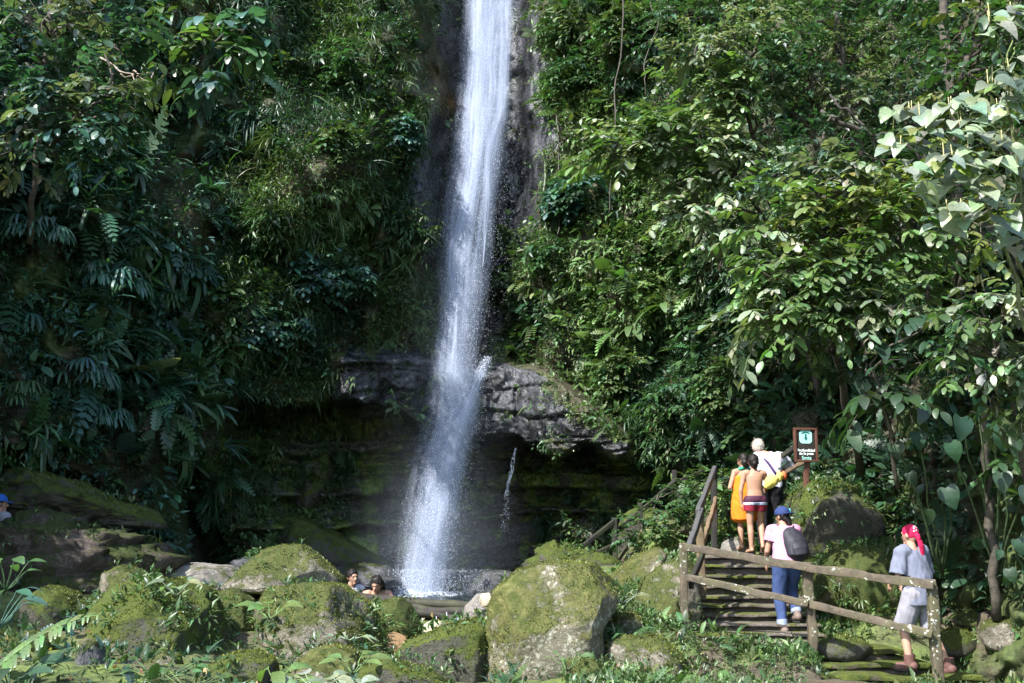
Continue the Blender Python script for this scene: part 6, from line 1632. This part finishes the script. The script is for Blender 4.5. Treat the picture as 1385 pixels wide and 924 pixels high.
# ---- person in the pink shirt with cap and backpack
J, k = default_pose(1.60)
J.update(hiL=np.array([-.085, 0, .86]), knL=np.array([-.09, .07, .46]), anL=np.array([-.085, .0, .08]), knR=np.array([.13, .20, .52]), anR=np.array([.12, .02, .24]))
lean = np.array([.05, .17, -.03])
for n_, w_ in (('waist', .25), ('chest', .6), ('top', 1), ('neck', 1.2), ('head', 1.35), ('shL', 1), ('shR', 1)): J[n_] = J[n_] + lean * w_
J.update(elL=J['shL'] + np.array([-.06, .02, -.26]), wrL=J['shL'] + np.array([-.02, .17, -.42]), elR=J['shR'] + np.array([.05, .1, -.25]), wrR=J['shR'] + np.array([-.02, .28, -.32]))
hy, hp = .4, -.15
loc = P(1068, 858, 13.35)
f = Fig('person in pink shirt, blue jeans and navy cap climbing the stairs bent forward', loc, R(9), 'skin_tan', body_geos(J, k, .96, True, hy, hp, 0, footdir={'L': (-.5, .85, -.1), 'R': (0, 1, -.2)}, fem=1))
f.garment('shirt', torso_cloth(J, k, .024, .5, .3, 1), 'shirt_pink', folds=.012, seed=5)
f.e.scale = (.94, .94, .94)
f.garment('jeans', leg_cloth(J, k, 1.78, .014, .42), 'jeans', folds=.013, seed=6)
for s_ in 'LR':
    e_ = J['kn' + s_] + (J['an' + s_] - J['kn' + s_]) * .74; e2 = J['kn' + s_] + (J['an' + s_] - J['kn' + s_]) * .93
    f.add('turn_up', fuse('turn_up', [cone_geo(e_, e2, .062, .06)], .009, 1, [(e2, e2 - e_, .1), (e_, e_ - e2, .1)], 0, .006, .004), 'denim_pale')
    fd = {'L': (-.5, .85, -.1), 'R': (0, 1, -.2)}[s_]
    b = f.add('shoe', fuse('shoe', shoe_geos(J, k, s_, fd, .02, 1.1), .008, 2), 'shoe'); f.add('sole', fuse('sole', sole_geos(J, k, s_, fd), .009, 1), 'sole', b)
hr = headrot(hy, hp, 0); hc = J['head']
f.add('hair', hair_mesh(hc, hr, k, [cone_geo(hc + hr @ np.array([0, -.075, -.03]), hc + hr @ np.array([.02, -.1, -.13]), .05, .03)]), 'hair_dark')
cp_ = f.add('cap', fuse('cap', [ball_geo(hc + hr @ np.array([0, -.01, .035]), (.088, .104, .095), hr)], .008, 2, [(hc + hr @ np.array([0, 0, .02]), hr @ np.array([0, .12, -1]), .5)], 0, .003), 'cap')
f.add('cap_brim', fuse('cap_brim', [rings_geo([(hc + hr @ np.array([0, -.12, .012]), .085, .065, hr @ np.array([1, 0, 0])), (hc + hr @ np.array([0, -.12, .024]), .085, .065, hr @ np.array([1, 0, 0]))])], .008, 1), 'cap', cp_)
acc = Acc(); c0 = hc + hr @ np.array([.06, -.085, .06]); tube(acc, [c0 + np.array([.0, 0, .03]), c0 + np.array([.012, -.008, .0]), c0 + np.array([.0, -.012, -.03])], .009, 6); f.add('cap_print', acc.mesh('cap_print'), 'cap_print', cp_)
# backpack (a thing of its own)
def to_world(loc_, rz_, p):
    c_, s_ = math.cos(rz_), math.sin(rz_); p = np.asarray(p, float); return np.array([loc_[0] + c_ * p[0] - s_ * p[1], loc_[1] + s_ * p[0] + c_ * p[1], loc_[2] + p[2]])
be = empty('backpack', to_world(loc, R(9), .94 * (J['chest'] + np.array([.03, -.19, -.2]))), 'black nylon backpack worn by the person in the pink shirt', 'backpack', None, R(9))
be.scale = (.94, .94, .94); b0 = J['chest'] + np.array([.03, -.19, -.2]); ax = np.array([1, 0, .05]); T0 = J['top'] - b0
bb = obj('bag', fuse('bag', [rings_geo([(np.array([.06, .01, -.08]), .09, .06, ax), (np.array([.055, -.02, .0]), .155, .115, ax), (np.array([.04, .03, .14]), .15, .115, ax), (np.array([.02, .12, .27]), .12, .08, ax), (np.array([.01, .15, .33]), .05, .04, ax)])], .01, 3, (), 0, 0, .008), M['pack'], be)
obj('front_pocket', fuse('front_pocket', [rings_geo([(np.array([.055, -.11, -.01]), .09, .04, ax), (np.array([.045, -.09, .08]), .1, .045, ax), (np.array([.035, -.05, .14]), .08, .03, ax)])], .009, 2, (), 0, 0, .004), M['pack'], be)
for s_ in 'LR':
    sh = J['sh' + s_] * .75 + J['top'] * .25 - b0; acc = Acc(); ft = np.array([0, .09, -.14])
    lo = np.array([-.10 if s_ == 'L' else .16, .05, -.02])
    q = np.array([lo, lo * .4 + (sh + [0, .14, -.2]) * .6 + [(-.05 if s_ == 'L' else .05), 0, -.02], sh + np.array([0, .1, -.08]), sh + np.array([0, .045, .07]), sh + np.array([0, -.04, .06]), np.array([.02, .1, .27])])
    t = np.linspace(0, 1, 18); tp = np.linspace(0, 1, len(q)); qq = np.stack([np.interp(t, tp, q[:, i]) for i in range(3)], -1); tube(acc, qq, .017, 6); obj('strap', acc.mesh('strap'), M['pack'], be)

# ---- boy in swim trunks
J, k = default_pose(1.36)
J.update(knR=np.array([.10, .10, .42]), anR=np.array([.07, -.05, .11]), elR=np.array([.215, .06, .93]), wrR=np.array([.24, .24, .90]), elL=np.array([-.20, .0, .88]), wrL=np.array([-.19, .03, .69]))
loc = P(1024, 748, 15.75)
hr = headrot(-.2, -.05, 0)
f = Fig('bare backed boy in plum swim trunks with a pale stripe atop the stairs', loc, R(4), 'skin_tan', body_geos(J, k, .98, True, -.2, -.05, 0, hs=1.12, footdir={'L': (-.2, 1, -.1), 'R': (.2, .9, -.5)}))
tr_ = f.garment('swim_trunks', leg_cloth(J, k, .42, .014, .35, .8), 'trunks', folds=.004, seed=8)
g, c = leg_cloth(J, k, .34, .019, -.1, .8); z1, z0 = J['pelvis'][2] - .05, J['pelvis'][2] - .085
st_ = fuse('stripe', g, .01, 2, [((0, 0, z1), (0, 0, 1), .6), ((0, 0, z0), (0, 0, -1), .6)], 0, .003); f.add('stripe', st_, 'stripe', tr_)
g, c = leg_cloth(J, k, .42, .0165, -.3, .8); f.add('red_hem', fuse('red_hem', g, .01, 2, list(c[1:]) + [((0, 0, z0 - .004), (0, 0, 1), .6)], 0, .003), 'trunk_red', tr_)
f.add('hair', hair_mesh(J['head'], hr, k * 1.12, [cone_geo(J['head'] + np.array([0, -.07, -.03]), J['head'] + np.array([0, -.06, -.08]), .045, .03)]), 'hair_dark')
for s_ in 'LR':
    fd = norm({'L': (-.2, 1, -.1), 'R': (.2, .9, -.5)}[s_]); f.add('flip_flop', fuse('flip_flop', [rings_geo([(J['an' + s_] + np.array([0, 0, -.082]) + fd * .07, .045, .12, np.cross(fd, [0, 0, 1.])), (J['an' + s_] + np.array([0, 0, -.064]) + fd * .07, .045, .12, np.cross(fd, [0, 0, 1.]))])], .008, 1), 'sole')
boyloc, boyJ = loc, J
# towels: cloth hanging in folds
def towel(label, name, mat, org, rings, seed=0, folds=.012, th=.012):
    me = fuse(name, [rings_geo(rings, 28)], .010, 1, (), 0, 0, folds, seed); o = obj(name, me, M[mat], None, org); tag(o, label, 'towel'); return o
ty = P(1046, 650, 15.6)
towel('crumpled yellow towel held under the arm beside the bare backed boy', 'towel', 'cloth_yellow', ty, [((-.12, 0, -.11), .03, .03, (1, 0, 0)), ((-.07, -.02, -.04), .085, .06, (1, 0, .3)), ((.0, -.02, .03), .10, .07, (1, 0, .3)), ((.08, 0, .06), .09, .06, (.8, 0, .5)), ((.13, 0, .05), .03, .03, (.8, 0, .5))], 3, .018)
towel('small orange red cloth beside the crumpled yellow towel', 'towel', 'cloth_red', P(1061, 643, 15.65), [((-.06, 0, -.02), .03, .03, (1, 0, 0)), ((0, 0, 0), .07, .05, (1, 0, 0)), ((.05, 0, .0), .04, .035, (1, 0, 0))], 5, .012)

# ---- person wrapped in orange towel
J, k = default_pose(1.36)
J.update(elL=np.array([-.225, -.02, .89]), wrL=np.array([-.15, .13, .93]), elR=np.array([.2, .04, .88]), wrR=np.array([.1, .2, .9]))
loc = P(1010, 744, 16.1); hr = headrot(.55, -.1, 0)
f = Fig('person with dark hair wrapped in an orange towel, left of the bare backed boy', loc, R(8), 'skin_tan', body_geos(J, k, .98, True, .55, -.1, 0, hs=1.1))
f.garment('swim_trunks', leg_cloth(J, k, .4, .012, .3, .8), 'trunks', folds=.003, seed=11)
f.add('hair', hair_mesh(J['head'], hr, k * 1.1, [cone_geo(J['head'] + np.array([0, -.07, -.03]), J['head'] + np.array([0, -.06, -.09]), .05, .035)]), 'hair_dark')
f.add('collar_cloth', fuse('collar_cloth', [cone_geo(J['neck'] + np.array([-.075, -.02, -.02]), J['neck'] + np.array([.075, -.02, -.02]), .03, .03), cone_geo(J['neck'] + np.array([-.09, .03, -.03]), J['neck'] + np.array([-.04, -.05, -.01]), .026, .03)], .008, 2, (), 0, 0, .004), 'green_cloth')
tw = P(1010, 744, 16.1)
towel('orange towel hanging from the shoulder down to the knees of the dark haired person', 'towel', 'cloth_orange', tw, [((-.02, -.005, .40), .16, .1, (1, 0, 0)), ((-.02, -.01, .44), .2, .155, (1, 0, 0)), ((-.02, -.015, .62), .19, .15, (1, 0, 0)), ((-.005, -.015, .8), .175, .14, (1, 0, 0)), ((0, -.01, .95), .165, .125, (1, 0, 0)), ((.0, -.01, 1.04), .15, .11, (1, 0, 0)), ((0, -.01, 1.07), .1, .07, (1, 0, 0))], 7, .014)

# ---- white haired man
J, k = default_pose(1.70)
lean = np.array([.03, .14, -.05])
for n_, w_ in (('waist', .3), ('chest', .7), ('top', 1), ('neck', 1.1), ('head', 1.15), ('shL', 1), ('shR', 1)): J[n_] = J[n_] + lean * w_
J['head'] = J['head'] + np.array([-.16, .03, -.04]); J['neck'] = J['neck'] + np.array([-.07, 0, -.01])
J.update(elR=J['shR'] + np.array([.16, .1, -.21]), wrR=J['shR'] + np.array([.27, .3, -.25]), elL=J['shL'] + np.array([-.04, .08, -.27]), wrL=J['shL'] + np.array([.02, .27, -.3]), knR=np.array([.12, .16, .53]), anR=np.array([.12, .06, .2]))
loc = P(1043, 748, 16.75); hr = headrot(.4, -.25, .1)
f = Fig('white haired man in a white shirt holding the dark handrail below the sign', loc, R(-12), 'skin_light', body_geos(J, k, 1.02, True, .4, -.25, .1))
f.garment('shirt', torso_cloth(J, k, .035, 1.45, .35), 'shirt_white', folds=.016, seed=13)
f.e.scale = (1.06, 1.06, 1.06)
f.garment('trousers', leg_cloth(J, k, 1.92, .02, .4), 'trousers_dark', folds=.01, seed=14)
f.add('hair', hair_mesh(J['head'], hr, 1.0), 'hair_white')
acc = Acc(); q = np.array([J['shL'] * .5 + J['neck'] * .5 + np.array([0, .0, .045]), J['shL'] * .45 + J['neck'] * .55 + np.array([0, -.09, -.02]), J['chest'] + np.array([-.02, -.175, .03]), J['waist'] + np.array([.1, -.16, .02])])
t = np.linspace(0, 1, 16); qq = np.stack([np.interp(t, np.linspace(0, 1, 4), q[:, i]) for i in range(3)], -1); tube(acc, qq, .016, 6); f.add('shoulder_strap', acc.mesh('shoulder_strap'), 'strap')
for s_ in 'LR':
    b = f.add('shoe', fuse('shoe', shoe_geos(J, k, s_, (0, 1, -.1), .02, 1.1), .008, 2), 'shoe')

# ---- bathers in the pool, faces towards the dam
def face(f, c, hr, s):
    for sx in (-1, 1): f.add('eye', fuse('eye', [ball_geo(c + hr @ (np.array([sx * .028, .083, .012]) * s), np.array([.011, .007, .006]) * s, hr)], .003, 0), 'eye')
    f.add('mouth', fuse('mouth', [ball_geo(c + hr @ (np.array([0, .094, -.052]) * s), np.array([.022, .007, .007]) * s, hr)], .003, 0), 'lips')
J, k = default_pose(1.66)
J.update(hiL=np.array([-.095, -.05, .9]), knL=np.array([-.1, -.02, .49]))
lean = np.array([0, .2, -.08])
for n_, w_ in (('waist', .3), ('chest', .7), ('top', 1), ('neck', 1.15), ('head', 1.35), ('shL', 1), ('shR', 1)): J[n_] = J[n_] + lean * w_
J['head'] = J['head'] + np.array([.0, .03, -.03])
J.update(elL=J['shL'] + np.array([-.14, .12, -.21]), wrL=J['shL'] + np.array([.06, .28, -.2]), elR=J['shR'] + np.array([.14, .12, -.21]), wrR=J['shR'] + np.array([-.06, .28, -.2]))
loc = P(512, 789, 17.05); loc[2] -= 1.43; 
hr = headrot(-.3, -.45, 0)
f = Fig('dark haired bather in dark swimwear leaning with folded arms on the log dam', loc, R(182), 'skin_tan', body_geos(J, k, .97, True, -.3, -.45, 0, fem=1, hs=1.05))
c0 = J['head']
f.add('hair', hair_mesh(c0, hr, 1.07, [cone_geo(c0 + hr @ np.array([.05, -.06, -.02]), c0 + hr @ np.array([.085, -.04, -.17]), .045, .03), cone_geo(c0 + hr @ np.array([-.05, -.06, -.02]), c0 + hr @ np.array([-.08, -.04, -.15]), .045, .03)]), 'hair_dark')
face(f, c0, hr, k * 1.05)
f.add('swimwear', fuse('swimwear', [rings_geo([(J['chest'] - np.array([0, 0, .05]), .172, .122, (1, 0, 0)), (J['chest'] + np.array([0, 0, .06]), .176, .122, (1, 0, 0))])], .01, 1), 'bikini')
J2, k = default_pose(1.66)
J = J2; lean = np.array([-.12, .08, -.06])
for n_, w_ in (('waist', .3), ('chest', .7), ('top', 1), ('neck', 1.1), ('head', 1.2), ('shL', 1), ('shR', 1)): J[n_] = J[n_] + lean * w_
J.update(elL=J['shL'] + np.array([-.1, .1, -.24]), wrL=J['shL'] + np.array([-.02, .3, -.28]), elR=J['shR'] + np.array([.08, .1, -.25]), wrR=J['shR'] + np.array([.0, .28, -.3]))
loc = P(462, 776, 17.5); loc[2] -= 1.54
hr = headrot(.2, -.1, .1)
f = Fig('bather with wet dark hair and a pale top seen beside the peaked boulder', loc, R(205), 'skin_light', body_geos(J, k, .97, True, .2, -.1, .1))
f.add('hair', hair_mesh(J['head'], hr, 1.02), 'hair_dark'); face(f, J['head'], hr, k)
f.garment('top', torso_cloth(J, k, .015, .12, .1), 'shirt_white', folds=.004, seed=17)

# ---- person in the blue cap at the left rim
J, k = default_pose(1.68); loc = P(-1, 677, 15.9); loc[2] -= 1.62
hr = headrot(-.5, -.1, 0)
f = Fig('person in a bright blue cap half hidden behind the sandstone ledge at the left rim', loc, R(-30), 'skin_tan', body_geos(J, k, 1, True, -.5, -.1, 0))
f.garment('shirt', torso_cloth(J, k, .025, .6, .3), 'shorts_pale', folds=.006, seed=19)
f.garment('shorts', leg_cloth(J, k, .9, .025, .3), 'trousers_dark', folds=.006, seed=20)
f.add('hair', hair_mesh(J['head'], hr, 1.0), 'hair_dark')
cp_ = f.add('cap', fuse('cap', [ball_geo(J['head'] + hr @ np.array([0, -.01, .035]), (.088, .104, .098), hr)], .008, 2, [(J['head'] + hr @ np.array([0, 0, .03]), hr @ np.array([0, .1, -1]), .5)], 0, .003), 'cap_blue')
f.add('cap_brim', fuse('cap_brim', [rings_geo([(J['head'] + hr @ np.array([0, .12, .02]), .08, .06, hr @ np.array([1, 0, 0])), (J['head'] + hr @ np.array([0, .12, .032]), .08, .06, hr @ np.array([1, 0, 0]))])], .008, 1), 'cap_blue', cp_)
# ------------------------------------------------------------------ light, sky, camera
S = norm(np.array([-.47, -.46, .755]))
w = bpy.data.worlds.new('World'); scn.world = w; w.use_nodes = True
nt = w.node_tree; nt.nodes.clear()
sky = nt.nodes.new('ShaderNodeTexSky'); sky.sky_type = 'NISHITA'; sky.sun_disc = False
sky.sun_elevation = math.asin(S[2]); sky.sun_rotation = math.atan2(S[0], S[1])
bg = nt.nodes.new('ShaderNodeBackground'); bg.inputs[1].default_value = .15
wo = nt.nodes.new('ShaderNodeOutputWorld'); nt.links.new(sky.outputs[0], bg.inputs[0]); nt.links.new(bg.outputs[0], wo.inputs[0])
sl = bpy.data.lights.new('sun', 'SUN'); sl.energy = 4.3; sl.angle = R(.53); sl.color = (1, .97, .92)
so = bpy.data.objects.new('sun', sl); link(so); so.rotation_euler = Vector((-S[0], -S[1], -S[2])).to_track_quat('-Z', 'Y').to_euler(); so.location = (-10, -10, 30)

cam = bpy.data.cameras.new('camera'); co = bpy.data.objects.new('camera', cam); link(co)
cam.sensor_width = 36; cam.lens = 36 * FPX / 1385; cam.clip_end = 400; cam.clip_start = .05
co.location = (0, 0, CAMZ); co.rotation_euler = (math.pi / 2 + PITCH, 0, 0)
scn.camera = co
vs = scn.view_settings; vs.view_transform = 'Standard'; vs.look = 'None'; vs.exposure = 1.62; vs.gamma = 1; vs.use_curve_mapping = False
cy = scn.cycles
cy.max_bounces = 7; cy.diffuse_bounces = 5; cy.glossy_bounces = 2; cy.transmission_bounces = 3; cy.transparent_max_bounces = 24; cy.volume_bounces = 1
cy.sample_clamp_indirect = 6; cy.caustics_reflective = False; cy.caustics_refractive = False
cy.use_denoising = True; cy.denoiser = 'OPENIMAGEDENOISE'
